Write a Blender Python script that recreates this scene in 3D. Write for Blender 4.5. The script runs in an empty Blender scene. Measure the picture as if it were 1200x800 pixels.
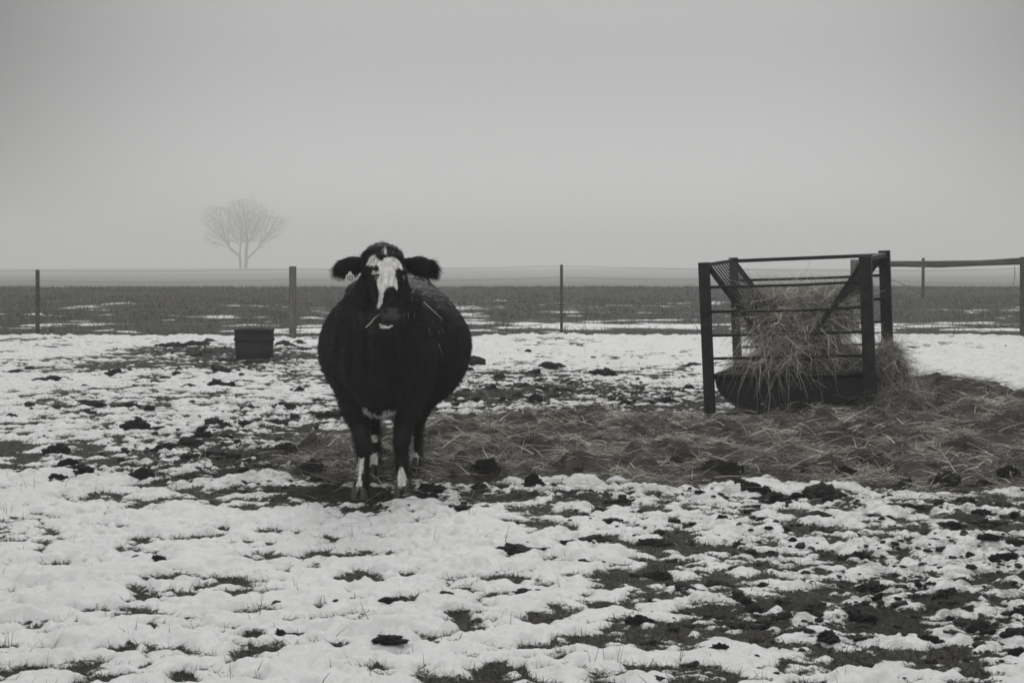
import bpy, math, random
import numpy as np
from mathutils import Vector, Matrix

SC = bpy.context.scene
R = math.radians
rng = np.random.default_rng(7)
random.seed(7)

# ------------------------------------------------------------------ camera
CAM_H = 1.37
PITCH = math.atan(88 / 2000)
cam = bpy.data.cameras.new('camera')
cam.lens = 60.0
cam.sensor_width = 36.0
cam.clip_start = 0.1
cam.clip_end = 6000
cam_o = bpy.data.objects.new('camera', cam)
SC.collection.objects.link(cam_o)
cam_o.location = (0, 0, CAM_H)
cam_o.rotation_euler = (R(90) - PITCH, 0, 0)
SC.camera = cam_o

# ------------------------------------------------------------------ light
SUN_EL, SUN_AZ = 42.0, 3.0          # sun hidden behind the fog, ahead of the camera and a little right
W = bpy.data.worlds.new('World')
SC.world = W
W.use_nodes = True
nt = W.node_tree
nt.nodes.clear()
N = nt.nodes.new
L = nt.links.new
out = N('ShaderNodeOutputWorld')
sky = N('ShaderNodeTexSky')
sky.sky_type = 'NISHITA'
sky.sun_disc = False
sky.sun_elevation = R(SUN_EL)
sky.sun_rotation = R(SUN_AZ)
sky.air_density = 0.6
sky.dust_density = 0.3
bw = N('ShaderNodeRGBToBW')
bg1 = N('ShaderNodeBackground')
bg1.inputs['Strength'].default_value = 0.05
L(sky.outputs[0], bw.inputs[0])
tc = N('ShaderNodeTexCoord')
sep = N('ShaderNodeSeparateXYZ')
L(tc.outputs['Generated'], sep.inputs[0])
ramp = N('ShaderNodeValToRGB')
ramp.color_ramp.interpolation = 'B_SPLINE'
cr = ramp.color_ramp.elements
cr[0].position = 0.0; cr[0].color = (0.34, 0.34, 0.34, 1)
cr[1].position = 1.0; cr[1].color = (1.6, 1.6, 1.6, 1)
for p, v in ((0.06, 0.20), (0.14, 0.08), (0.28, 0.50), (0.5, 1.25)):
    e = ramp.color_ramp.elements.new(p); e.color = (v, v, v, 1)
L(sep.outputs['Z'], ramp.inputs[0])
# brighter towards the hidden sun (azimuth straight ahead)
dot = N('ShaderNodeVectorMath'); dot.operation = 'DOT_PRODUCT'
dot.inputs[1].default_value = (math.sin(R(1)), math.cos(R(1)), 0.10)
L(tc.outputs['Generated'], dot.inputs[0])
mr = N('ShaderNodeMapRange')
mr.interpolation_type = 'SMOOTHSTEP'
mr.inputs['From Min'].default_value = 0.93
mr.inputs['From Max'].default_value = 1.0
mr.inputs['To Min'].default_value = 0.18
mr.inputs['To Max'].default_value = 1.30
L(dot.outputs['Value'], mr.inputs['Value'])
# added fill: sky raised behind the camera to light surfaces facing it
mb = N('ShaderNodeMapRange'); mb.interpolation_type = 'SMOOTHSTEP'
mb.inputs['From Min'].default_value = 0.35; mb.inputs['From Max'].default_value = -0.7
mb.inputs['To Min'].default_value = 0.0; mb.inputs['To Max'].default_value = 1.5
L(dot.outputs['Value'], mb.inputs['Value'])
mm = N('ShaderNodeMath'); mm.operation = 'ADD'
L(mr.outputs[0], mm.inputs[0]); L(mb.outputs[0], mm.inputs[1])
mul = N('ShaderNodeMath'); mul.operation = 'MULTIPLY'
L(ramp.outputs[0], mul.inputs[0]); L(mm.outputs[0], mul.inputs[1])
warm = N('ShaderNodeVectorMath'); warm.operation = 'SCALE'
warm.inputs[0].default_value = (1.0, 1.0, 1.0)
L(mul.outputs[0], warm.inputs['Scale'])
mul1 = N('ShaderNodeMath'); mul1.operation = 'MULTIPLY'
L(bw.outputs[0], mul1.inputs[0]); L(mr.outputs[0], mul1.inputs[1]); L(mul1.outputs[0], bg1.inputs['Color'])
bg2 = N('ShaderNodeBackground')
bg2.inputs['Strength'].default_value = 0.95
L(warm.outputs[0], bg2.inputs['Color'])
add = N('ShaderNodeAddShader')
L(bg1.outputs[0], add.inputs[0]); L(bg2.outputs[0], add.inputs[1])
L(add.outputs[0], out.inputs['Surface'])

sun = bpy.data.lights.new('sun', 'SUN')
sun.energy = 1.5
sun.angle = R(18)
sun.color = (1.0, 0.995, 0.985)
sun_o = bpy.data.objects.new('sun', sun)
SC.collection.objects.link(sun_o)
sd = Vector((math.sin(R(SUN_AZ)) * math.cos(R(SUN_EL)), math.cos(R(SUN_AZ)) * math.cos(R(SUN_EL)), math.sin(R(SUN_EL))))
sun_o.rotation_euler = sd.to_track_quat('Z', 'Y').to_euler()

SC.view_settings.view_transform = 'Standard'
SC.view_settings.look = 'None'
SC.view_settings.gamma = 1
SC.view_settings.use_curve_mapping = False
SC.view_settings.exposure = -0.29
SC.cycles.max_bounces = 5
SC.cycles.diffuse_bounces = 3
SC.cycles.glossy_bounces = 2
SC.cycles.volume_bounces = 2
SC.cycles.use_denoising = True
SC.cycles.caustics_reflective = False
SC.cycles.caustics_refractive = False
SC.render.film_transparent = False
SC.cycles.pixel_filter_type = 'BLACKMAN_HARRIS'
SC.cycles.filter_width = 1.7

HAZE_DENSITY = 0.0022

# ------------------------------------------------------------------ helpers
def P(px, py, z=0.0):
    """point of the place that was measured at (px, py) in the photograph, on the level z"""
    u = (px - 600) / 2000; v = (400 - py) / 2000
    c, s = math.cos(PITCH), math.sin(PITCH)
    dy = c + v * s; dz = -s + v * c
    t = (z - CAM_H) / dz
    return (u * t, dy * t)

def at(px, py, d):
    """point at depth d (metres from the camera) seen at (px, py)"""
    u = (px - 600) / 2000; v = (400 - py) / 2000
    c, s = math.cos(PITCH), math.sin(PITCH)
    dy = c + v * s; dz = -s + v * c
    t = d / dy
    return np.array((u * t, d, CAM_H + dz * t))

_perm = np.random.default_rng(3).integers(0, 2**16, 4096).astype(np.int64)
def _h(ix, iy, seed):
    return _perm[(_perm[(ix + seed * 131) & 4095] + iy * 7 + seed * 17) & 4095]
def perlin(x, y, seed=0):
    x = np.asarray(x, float); y = np.asarray(y, float)
    ix = np.floor(x).astype(np.int64); iy = np.floor(y).astype(np.int64)
    fx = x - ix; fy = y - iy
    ux = fx*fx*fx*(fx*(fx*6-15)+10); uy = fy*fy*fy*(fy*(fy*6-15)+10)
    def g(a, b, dx, dy):
        ang = _h(a, b, seed) * (2*math.pi/65536)
        return np.cos(ang)*dx + np.sin(ang)*dy
    n00 = g(ix, iy, fx, fy); n10 = g(ix+1, iy, fx-1, fy)
    n01 = g(ix, iy+1, fx, fy-1); n11 = g(ix+1, iy+1, fx-1, fy-1)
    a = n00 + ux*(n10-n00); b = n01 + ux*(n11-n01)
    return (a + uy*(b-a)) * 1.5
def fbm(x, y, oct=3, seed=0, gain=0.5):
    r = 0; a = 1; t = 0
    for k in range(oct):
        r = r + a * perlin(x * 2.03**k + 13.7*k, y * 2.03**k - 5.1*k, seed + k); t += a; a *= gain
    return r / t
def sstep(a, b, x):
    t = np.clip((x - a) / (b - a), 0, 1)
    return t*t*(3-2*t)

def tag(o, label=None, cat=None, group=None, kind=None):
    if label: o['label'] = label
    if cat: o['category'] = cat
    if group: o['group'] = group
    if kind: o['kind'] = kind
    return o
def link(name, me, mat=None, parent=None, smooth=True):
    if mat: me.materials.append(mat)
    o = bpy.data.objects.new(name, me)
    SC.collection.objects.link(o)
    if parent: o.parent = parent
    if smooth: me.polygons.foreach_set('use_smooth', np.ones(len(me.polygons), dtype=bool))
    return o
def empty(name, loc=(0, 0, 0)):
    o = bpy.data.objects.new(name, None)
    o.empty_display_size = 0.1
    o.location = loc
    SC.collection.objects.link(o)
    return o
def np_mesh(name, V, F, cols=None):
    """V (n,3), F (m,k) constant face size"""
    me = bpy.data.meshes.new(name)
    V = np.ascontiguousarray(V, dtype=np.float32); F = np.ascontiguousarray(F, dtype=np.int32)
    n, k = F.shape
    me.vertices.add(len(V)); me.vertices.foreach_set('co', V.ravel())
    me.loops.add(n*k); me.loops.foreach_set('vertex_index', F.ravel())
    me.polygons.add(n)
    me.polygons.foreach_set('loop_start', np.arange(0, n*k, k, dtype=np.int32))
    me.update(calc_edges=True)
    if cols is not None:
        for nm, arr in cols.items():
            at_ = me.attributes.new(nm, 'FLOAT', 'POINT')
            at_.data.foreach_set('value', np.ascontiguousarray(arr, dtype=np.float32))
    return me

class MB:
    def __init__(s): s.v = []; s.f = []
    def add(s, v, f):
        o = len(s.v); s.v += [tuple(p) for p in v]; s.f += [tuple(i + o for i in q) for q in f]
    def box(s, a, b, M=None):
        v = [Vector((x, y, z)) for x in (a[0], b[0]) for y in (a[1], b[1]) for z in (a[2], b[2])]
        if M: v = [M @ p for p in v]
        s.add(v, [(0,1,3,2),(4,6,7,5),(0,4,5,1),(2,3,7,6),(0,2,6,4),(1,5,7,3)])
    def tube(s, pts, rad, n=8, cap=True, side=None, b=None):
        """tube through pts; rad = radius per point; b = second radius (along side x tangent)"""
        pts = [Vector(p) for p in pts]; K = len(pts)
        if not hasattr(rad, '__len__'): rad = [rad]*K
        if b is None: b = rad
        elif not hasattr(b, '__len__'): b = [b]*K
        vv = []; pu = Vector(side) if side is not None else None
        for i, p in enumerate(pts):
            t = (pts[min(i+1, K-1)] - pts[max(i-1, 0)]).normalized()
            if pu is None:
                pu = Vector((1, 0, 0)) if abs(t.x) < 0.9 else Vector((0, 1, 0))
            u = (pu - t*pu.dot(t)).normalized()
            if side is None: pu = u
            w = t.cross(u)
            for k in range(n):
                a = 2*math.pi*k/n
                vv.append(p + u*(math.cos(a)*rad[i]) + w*(math.sin(a)*b[i]))
        ff = [(i*n+k, i*n+(k+1) % n, (i+1)*n+(k+1) % n, (i+1)*n+k) for i in range(K-1) for k in range(n)]
        if cap: ff += [tuple(range(n))[::-1], tuple((K-1)*n+k for k in range(n))]
        s.add(vv, ff)
    def build(s, name, mat, parent=None, smooth=False, bevel=0):
        me = bpy.data.meshes.new(name); me.from_pydata(s.v, [], s.f); me.update()
        o = link(name, me, mat, parent, smooth)
        if bevel:
            m = o.modifiers.new('bevel', 'BEVEL'); m.width = bevel; m.segments = 2; m.limit_method = 'ANGLE'
        return o

# ------------------------------------------------------------------ materials
def mat(name, col=(0.5, 0.5, 0.5), rough=0.7, spec=0.3, noise=0.0, nscale=10.0, bump=0.0, bscale=40.0, metallic=0.0, stretch=None, attr=None, bdist=0.01):
    m = bpy.data.materials.new(name); m.use_nodes = True
    nt = m.node_tree; bs = nt.nodes['Principled BSDF']
    bs.inputs['Roughness'].default_value = rough
    bs.inputs['Specular IOR Level'].default_value = spec
    bs.inputs['Metallic'].default_value = metallic
    bs.inputs['Base Color'].default_value = (*col, 1)
    tc = nt.nodes.new('ShaderNodeTexCoord'); src = tc.outputs['Object']
    if stretch:
        mp = nt.nodes.new('ShaderNodeMapping'); mp.inputs['Scale'].default_value = stretch
        nt.links.new(src, mp.inputs[0]); src = mp.outputs[0]
    if noise:
        nz = nt.nodes.new('ShaderNodeTexNoise'); nz.inputs['Scale'].default_value = nscale; nz.inputs['Detail'].default_value = 6
        nz.inputs['Roughness'].default_value = 0.65
        nt.links.new(src, nz.inputs['Vector'])
        rp = nt.nodes.new('ShaderNodeValToRGB')
        rp.color_ramp.elements[0].position = 0.3; rp.color_ramp.elements[1].position = 0.7
        rp.color_ramp.elements[0].color = (*[c*(1-noise) for c in col], 1)
        rp.color_ramp.elements[1].color = (*[c*(1+noise) for c in col], 1)
        nt.links.new(nz.outputs[0], rp.inputs[0])
        nt.links.new(rp.outputs[0], bs.inputs['Base Color'])
    if attr:      # per-strand colour value multiplies the colour
        a = nt.nodes.new('ShaderNodeAttribute'); a.attribute_name = attr
        vm = nt.nodes.new('ShaderNodeVectorMath'); vm.operation = 'SCALE'
        vm.inputs[0].default_value = col
        nt.links.new(a.outputs['Fac'], vm.inputs['Scale'])
        nt.links.new(vm.outputs[0], bs.inputs['Base Color'])
    if bump:
        nb = nt.nodes.new('ShaderNodeTexNoise'); nb.inputs['Scale'].default_value = bscale; nb.inputs['Detail'].default_value = 5
        nt.links.new(src, nb.inputs['Vector'])
        bp = nt.nodes.new('ShaderNodeBump'); bp.inputs['Strength'].default_value = bump; bp.inputs['Distance'].default_value = bdist
        nt.links.new(nb.outputs[0], bp.inputs['Height'])
        nt.links.new(bp.outputs[0], bs.inputs['Normal'])
    return m

M_mud = mat('mud', (0.027, 0.025, 0.023), 0.75, 0.25, 0.6, 25, 1.0, 45, bdist=0.02)
M_grass = mat('dry grass', (0.10, 0.096, 0.086), 0.8, 0.2, attr='tone')
M_hay = mat('hay', (0.66, 0.635, 0.575), 0.75, 0.25, attr='tone')
M_haycore = mat('hay mat', (0.10, 0.093, 0.08), 0.9, 0.1, 0.7, 60, 1.0, 120)
M_steel = mat('dark painted steel', (0.015, 0.0145, 0.0142), 0.55, 0.3, 0.85, 14, 0.4, 60)
M_poly = mat('black moulded plastic', (0.012, 0.012, 0.0125), 0.42, 0.4, 0.35, 9, 0.15, 60)
M_rubber = mat('black rubber', (0.008, 0.008, 0.008), 0.7, 0.3, 0.4, 14, 0.3, 80)
M_wood = mat('weathered wood', (0.13, 0.125, 0.115), 0.85, 0.2, 0.55, 30, 0.7, 70, stretch=(1, 1, 0.12))
M_woodd = mat('dark wet wood', (0.06, 0.058, 0.054), 0.85, 0.2, 0.55, 30, 0.7, 70, stretch=(1, 1, 0.12))
M_rail = mat('weathered rail wood', (0.075, 0.073, 0.068), 0.85, 0.2, 0.55, 20, 0.7, 70, stretch=(0.12, 1, 1))
M_tpost = mat('painted metal post', (0.06, 0.06, 0.058), 0.6, 0.3, 0.4, 20)
M_wire = mat('galvanised wire', (0.2, 0.2, 0.2), 0.6, 0.3)
M_bark = mat('bark', (0.07, 0.066, 0.06), 0.9, 0.1, 0.4, 3)
M_hoof = mat('hoof', (0.055, 0.052, 0.047), 0.6, 0.3, 0.4, 60, 0.3, 80)
M_eye = mat('eye', (0.006, 0.006, 0.006), 0.04, 1.0)
M_tag = mat('pale plastic tag', (0.55, 0.54, 0.50), 0.5, 0.3)
M_ink = mat('black ink', (0.02, 0.02, 0.02), 0.6, 0.2)

def translucent(m, f):
    nt = m.node_tree; bs = nt.nodes['Principled BSDF']; o = nt.nodes['Material Output']
    tr = nt.nodes.new('ShaderNodeBsdfTranslucent'); mx = nt.nodes.new('ShaderNodeMixShader'); mx.inputs[0].default_value = f
    l = bs.inputs['Base Color'].links
    if l: nt.links.new(l[0].from_socket, tr.inputs['Color'])
    nt.links.new(bs.outputs[0], mx.inputs[1]); nt.links.new(tr.outputs[0], mx.inputs[2]); nt.links.new(mx.outputs[0], o.inputs['Surface'])
translucent(M_hay, .35); translucent(M_grass, .3)

# ------------------------------------------------------------------ terrain
HAYPOLY = np.array([P(*q) for q in ((322, 556), (330, 535), (400, 515), (470, 505), (560, 494), (680, 490), (800, 492), (900, 480),
                                    (990, 470), (1062, 458), (1120, 466), (1180, 478), (1420, 480), (1420, 585), (1200, 578), (1020, 574), (900, 566),
                                    (780, 571), (640, 565), (540, 572), (470, 556), (400, 568))])
def polydist(x, y, poly):
    """signed distance, positive inside"""
    best = np.full(np.shape(x), 1e9); ins = np.zeros(np.shape(x), bool)
    n = len(poly)
    for i in range(n):
        ax, ay = poly[i]; bx, by = poly[(i+1) % n]
        dx, dy = bx-ax, by-ay
        t = np.clip(((x-ax)*dx + (y-ay)*dy)/(dx*dx+dy*dy), 0, 1)
        best = np.minimum(best, (x-ax-t*dx)**2 + (y-ay-t*dy)**2)
        c = ((ay > y) != (by > y)) & (x < (bx-ax)*(y-ay)/(by-ay+1e-12)+ax)
        ins ^= c
    d = np.sqrt(best)
    return np.where(ins, d, -d)

# patches measured on the photograph: (px, py, half width m, half depth m, less snow, more mud)
PATCH = [
    (1000, 712, .50, .28, .9, 1.0), (900, 725, .40, .25, .30, .6), (1060, 690, .55, .8, .28, .6), (1160, 735, .35, .5, .45, .7),
    (1090, 650, .9, .9, .35, .5), (1150, 600, .8, .6, .5, .7), (960, 650, .8, .9, .28, .4), (1180, 660, .35, .4, .6, .9), (860, 620, .8, .9, .22, .3),
    (985, 590, 1.0, .35, .4, .6), (1000, 740, .6, .3, .15, .5), (1190, 770, .25, .3, .4, .6),
    (240, 413, 1.1, 1.4, 1.1, 1.0), (345, 410, .9, 1.2, 1.1, 1.0), (295, 419, 1.6, 1.2, 1.3, .9), (300, 432, 1.8, 1.6, .45, .8),
    (190, 428, 2.2, 1.6, .35, .2), (40, 428, 2.5, 1.2, .35, .2),
    (620, 455, 1.6, 1.8, .55, .9), (570, 440, .9, 1.2, .5, .9), (700, 462, 1.6, 1.2, .5, .9), (560, 475, 1.3, 1.3, .5, .8), (700, 440, 1.2, 1.5, .25, .5),
    (800, 470, 1.2, 1.2, .5, .7), (640, 480, 2.2, .8, .6, .8),
    (260, 545, .75, .75, .85, 1.0), (340, 530, .75, 1.1, .8, 1.0), (230, 520, .6, .9, .4, .8), (300, 500, 1.0, 1.2, .35, .7), (370, 480, .7, 1.5, .45, .8), (370, 575, .7, .5, .45, .7),
    (205, 560, .4, .4, .4, .7), (150, 470, 1.4, 1.8, .15, .3),
    (440, 588, .55, .35, .25, .6), (520, 590, .6, .3, .35, .7), (620, 578, .9, .3, .3, .7), (750, 580, 1.1, .3, .3, .6), (333, 723, .13, .10, 1.2, .2), (330, 752, .1, .07, .4, .5),
    (1000, 420, 3.0, 2.0, -.15, 0), (1120, 430, 2.2, 3.0, -.1, 0), (680, 405, 6, 2.0, -.1, 0), (1000, 795, .5, .2, .1, .2),
]
PW = [(*P(a, b), c, d, e, f) for a, b, c, d, e, f in PATCH]
COW = (-0.775, 10.0)
FEET = [at(421, 585, 10.0), at(472, 585, 10.05), at(441, 561, 11.0), at(491, 553, 11.4)]

def dents(x, y):
    """hoof prints: scattered small hollows"""
    c = .34; ix = np.floor(x/c).astype(np.int64); iy = np.floor(y/c).astype(np.int64); out = np.zeros(np.shape(x))
    for a in (-1, 0, 1):
        for b in (-1, 0, 1):
            h = _h(ix+a, iy+b, 301); h2 = _h(ix+a, iy+b, 302); h3 = _h(ix+a, iy+b, 303)
            cx = (ix+a+h/65536)*c; cy = (iy+b+h2/65536)*c
            on = (h3 % 100) < 30
            r = ((x-cx)/(.045+.03*(h3 % 7)/7))**2 + ((y-cy)/(.062+.03*(h3 % 5)/5))**2
            out = np.maximum(out, on*np.exp(-r*r))
    return out

def terrain(x, y):
    x = np.asarray(x, float); y = np.asarray(y, float)
    near = sstep(60, 30, y)
    # large shape: level pasture, a faint crest at 96 m, a dip, then land that rises gently to the far tree
    z = 0.05*perlin(x/9, y/9, 40)*sstep(20, 60, y)
    z = z + 0.10*np.exp(-((y-96)/14)**2) - 0.75*sstep(104, 135, y)*sstep(260, 150, y)
    z = z + 0.38*sstep(150, 480, y) + 0.25*perlin(x/70, y/70, 41)*sstep(110, 250, y)
    z = z + 0.03*perlin(x/2.2, y/2.2, 42)*sstep(3, 14, y)*near
    # snow cover
    n0 = fbm(x/1.6, y/1.9, 2, 1)
    n1 = fbm(x/0.33, y/0.29, 3, 5, .6)
    n2 = fbm(x/0.12, y/0.10, 3, 11, .6)
    less = 0; mud = 0
    wx = x + .25*perlin(x/.6, y/.6, 60); wy = y + .25*perlin(x/.6, y/.6, 61)
    for cx, cy, rx, ry, a, b in PW:
        g = np.exp(-(((wx-cx)/rx)**2 + ((wy-cy)/ry)**2))
        less = less + a*g; mud = np.maximum(mud, b*g)
    lcap = np.clip(less, 0, 9); less = .46*(1-np.exp(-lcap*1.35)) + .6*np.clip(lcap-1.05, 0, 1) + np.minimum(less, 0)
    hd = polydist(x, y, HAYPOLY) + .42*fbm(x/.6, y/.5, 3, 70)
    hay = sstep(-0.12, 0.16, hd)
    cov = 0.25 - 0.13*sstep(8.5, 13, y) - 0.05*sstep(22, 15, y)*sstep(10, 14, y) - .02*sstep(24, 30, y) + .10*sstep(-.5, 3.5, x)*sstep(14, 18, y)
    amp = 1.6
    s = cov + amp*(.60*n1 + (.30 + .40*np.clip(mud, 0, 1))*n2 + .27*n0) - less*(1 - .42*sstep(.05, .12, x/np.maximum(y, 1))*sstep(11, 10, y))
    pil = np.abs(fbm(x/.46, y/.34, 2, 80))
    s = s - .30*(1-sstep(0, .09, pil))*sstep(15, 11, y)
    s = s - 1.6*hay
    # beyond the fence line: stubble with only streaks of old snow
    fenceline = sstep(33.3, 34.3, y + .5*perlin(x/2, y/2, 50))
    far_n = fbm(x/3.2, y/2.6, 3, 21) + .35*perlin(x/.7, y/1.0, 29)
    s_far = -0.38 + 1.15*far_n - .35*sstep(50, 85, y) - .9*sstep(60, 100, y) + .42*np.exp(-((y-38-2*perlin(x/8, 0*x, 33))/4)**2)*sstep(-14, 2, x)
    s_far = s_far - 1.2*np.exp(-((y-34.2)/.9)**2)
    s = s*(1-fenceline) + s_far*fenceline
    # snow is gone right round the cow's feet
    for ft in FEET:
        s = s - .8*np.exp(-((x-ft[0])**2+(y-ft[1])**2)/.13**2)
    dn = dents(x, y)*sstep(26, 20, y)
    s = s - .62*dn*(.45 + .55*sstep(-.25, .2, perlin(x/1.7, y/1.7, 310)))*(y < 33)
    sp = np.clip(s, 0, 1.2)
    calm = 1 - .72*np.clip(mud*1.2, 0, 1)
    thick = .030*np.sqrt(sp) + .034*np.minimum(sp, .6)*(.2 + 2.2*pil) + .006*fbm(x/.17, y/.15, 2, 84)*(sp > 0)
    thick = thick*calm*(.62 + .7*sstep(-.35, .4, n0)) + .0035*n2*(sp > 0)
    dirt = np.clip(mud*1.1 + .25*sstep(8.2, 6.5, y)*0 + .45*sstep(.15, .30, x/np.maximum(y, 1))*sstep(18, 14, y)*sstep(5.8, 7.0, y), 0, 1)
    rough_g = -.016*dn*(s < .9) + .010*n2 + .012*n1 + mud*(.055*np.abs(fbm(x/.17, y/.17, 3, 90, .65)) + .045*fbm(x/.45, y/.45, 2, 93) + .03*np.clip(fbm(x/.10, y/.10, 2, 97), 0, 1))
    z = z + (rough_g + thick)*near + (1-near)*(.05*fbm(x/.8, y/.9, 3, 95) + .012*(sp > 0))*sstep(140, 90, y)
    # hay bedding, deeper towards the feeder
    pile = .02 + .10*np.clip(fbm(x/.6, y/.55, 2, 75)+.30, 0, 1) + .17*np.clip(fbm(x/.26, y/.26, 2, 77), 0, 1)
    def bump(px, py, rx, ry, h):
        cx, cy = P(px, py); return h*np.exp(-(((x-cx)/rx)**2+((y-cy)/ry)**2))
    pile = pile + bump(1050, 480, .45, .8, .10) + bump(1110, 492, .45, .8, .25) + bump(1190, 500, .55, 1.0, .14) + bump(1000, 512, .7, .4, .08) - bump(840, 494, .5, .7, .08) + bump(600, 520, .8, .8, .05) + bump(1070, 520, 1.2, .6, .08)
    z = z + pile*sstep(0, .6, hd)*hay
    # level footing under the cow
    for ft in FEET:
        g = np.exp(-(((x-ft[0])/.12)**2+((y-ft[1])/.14)**2)**2)
        z = z*(1-g) + 0.004*g
    return z, s, mud, hay, dirt

def ground_z(x, y):
    return terrain(np.atleast_1d(np.asarray(x, float)), np.atleast_1d(np.asarray(y, float)))[0]

def build_ground():
    ys = [-30., -20, -12, -6, -2, 0.5, 2.5, 3.8]
    y = 4.5
    while y < 1600:
        ys.append(y)
        if y < 13: y += .0135
        elif y < 36: y += .0135*(y/13)**1.35
        elif y < 110: y += .055*(y/36)**1.5
        else: y *= 1.02
    ys.append(1600.)
    ys = np.array(ys)
    inner = np.linspace(-1, 1, 1000)
    outer = np.array([1.04, 1.15, 1.4, 2, 3.5, 6, 12, 25, 60])
    rows = []
    for y in ys:
        w = .34*max(y, 3) + 1.0
        lim = 800
        o = np.minimum(w*outer, lim) if w*outer[-1] > lim else w*outer
        # keep the outer columns spreading out to the sheet's edge
        o = w + (lim - w)*((outer-1)/(outer[-1]-1))**1.6 if w < lim else w*np.linspace(1.001, 1.01, len(outer))
        rows.append(np.concatenate([-o[::-1], inner*w, o]))
    X = np.array(rows); Y = np.repeat(ys[:, None], X.shape[1], 1)
    nr, nc = X.shape
    z, s, mud, hay, dirt = terrain(X.ravel(), Y.ravel())
    V = np.stack([X.ravel(), Y.ravel(), z], 1)
    i = np.arange(nr-1)[:, None]*nc + np.arange(nc-1)[None]
    F = np.stack([i, i+1, i+nc+1, i+nc], -1).reshape(-1, 4)
    me = np_mesh('ground', V, F, {'snow': s, 'mud': mud, 'hay': hay, 'dirt': dirt})
    # material
    m = bpy.data.materials.new('snowy pasture'); m.use_nodes = True
    nt = m.node_tree; bs = nt.nodes['Principled BSDF']
    nn = nt.nodes.new; lk = nt.links.new
    def A(n):
        a = nn('ShaderNodeAttribute'); a.attribute_name = n; return a.outputs['Fac']
    tc = nn('ShaderNodeTexCoord')
    def noise(sc, det=5, ro=.6, dist=0):
        n = nn('ShaderNodeTexNoise'); n.inputs['Scale'].default_value = sc; n.inputs['Detail'].default_value = det; n.inputs['Roughness'].default_value = ro; n.inputs['Distortion'].default_value = dist
        lk(tc.outputs['Object'], n.inputs['Vector']); return n.outputs[0]
    def mth(op, a, b=None, clamp=False):
        n = nn('ShaderNodeMath'); n.operation = op; n.use_clamp = clamp
        for k, q in enumerate((a, b)):
            if q is None: continue
            if isinstance(q, (int, float)): n.inputs[k].default_value = q
            else: lk(q, n.inputs[k])
        return n.outputs[0]
    def rng_(v, a, b, c=0., d=1.):
        n = nn('ShaderNodeMapRange'); n.interpolation_type = 'SMOOTHSTEP'
        for k, q in zip(('From Min', 'From Max', 'To Min', 'To Max'), (a, b, c, d)): n.inputs[k].default_value = q
        lk(v, n.inputs['Value']); return n.outputs[0]
    def mix(f, a, b):
        n = nn('ShaderNodeMix'); n.data_type = 'RGBA'
        lk(f, n.inputs['Factor']) if not isinstance(f, float) else None
        for q, k in ((a, 6), (b, 7)):
            if isinstance(q, tuple): n.inputs[k].default_value = (*q, 1)
            else: lk(q, n.inputs[k])
        return n.outputs[2]
    fine = noise(55, 6, .7); mid = noise(9, 5, .65); speck = noise(130, 3, .6); big = noise(.6, 3)
    grass = mix(rng_(fine, .35, .65), (.020, .0195, .018), (.085, .081, .072))
    mudc = mix(rng_(fine, .35, .7), (.014, .0132, .012), (.040, .0375, .034))
    base = mix(rng_(A('mud'), .15, .55), grass, mudc)
    hayc = mix(rng_(fine, .3, .7), (.022, .020, .017), (.10, .092, .077))
    base = mix(A('hay'), base, hayc)
    # stubble of the further field
    sp = nn('ShaderNodeSeparateXYZ'); lk(tc.outputs['Object'], sp.inputs[0])
    farf = rng_(sp.outputs['Y'], 33, 35)
    stub = mix(rng_(noise(2.5, 8, .75), .35, .65), (.020, .0195, .018), (.075, .071, .064))
    base = mix(farf, base, stub)
    base = mix(rng_(sp.outputs['Y'], 100, 170), base, (.14, .138, .13))  # snow-dusted far land, paled further with distance to paint in the fog fade
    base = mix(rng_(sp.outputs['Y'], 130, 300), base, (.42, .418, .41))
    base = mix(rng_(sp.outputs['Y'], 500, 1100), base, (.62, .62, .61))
    # snow: clean, with grit where it is trodden
    d = A('dirt')
    grit = mth('MULTIPLY', rng_(mth('ADD', mth('MULTIPLY', mid, .6), mth('MULTIPLY', fine, .4)), .46, .60), mth('ADD', mth('MULTIPLY', d, .85), .10))
    snowc = mix(grit, (.80, .80, .795), (.26, .25, .235))
    snowc = mix(mth('MULTIPLY', rng_(noise(3.0, 4), .45, .75), .22), snowc, (.56, .555, .54))
    edge = mth('ADD', A('snow'), mth('MULTIPLY', mth('SUBTRACT', fine, .5), mth('ADD', mth('MULTIPLY', A('mud'), 1.1), .6)))
    edge = mth('ADD', edge, mth('MULTIPLY', mth('SUBTRACT', mid, .5), .3))
    sm = rng_(edge, -.04, .10)
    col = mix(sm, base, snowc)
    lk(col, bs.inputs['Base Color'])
    ro = nn('ShaderNodeMapRange'); lk(sm, ro.inputs['Value']); ro.inputs['To Min'].default_value = .85; ro.inputs['To Max'].default_value = .6
    lk(ro.outputs[0], bs.inputs['Roughness'])
    bs.inputs['Specular IOR Level'].default_value = .2
    hgt = mth('ADD', mth('MULTIPLY', fine, .5), mth('MULTIPLY', noise(22, 4), 1.0))
    bp = nn('ShaderNodeBump'); bp.inputs['Strength'].default_value = .55; bp.inputs['Distance'].default_value = .02
    lk(hgt, bp.inputs['Height']); lk(bp.outputs[0], bs.inputs['Normal'])
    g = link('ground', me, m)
    tag(g, kind='structure')
    return g
build_ground()

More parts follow.
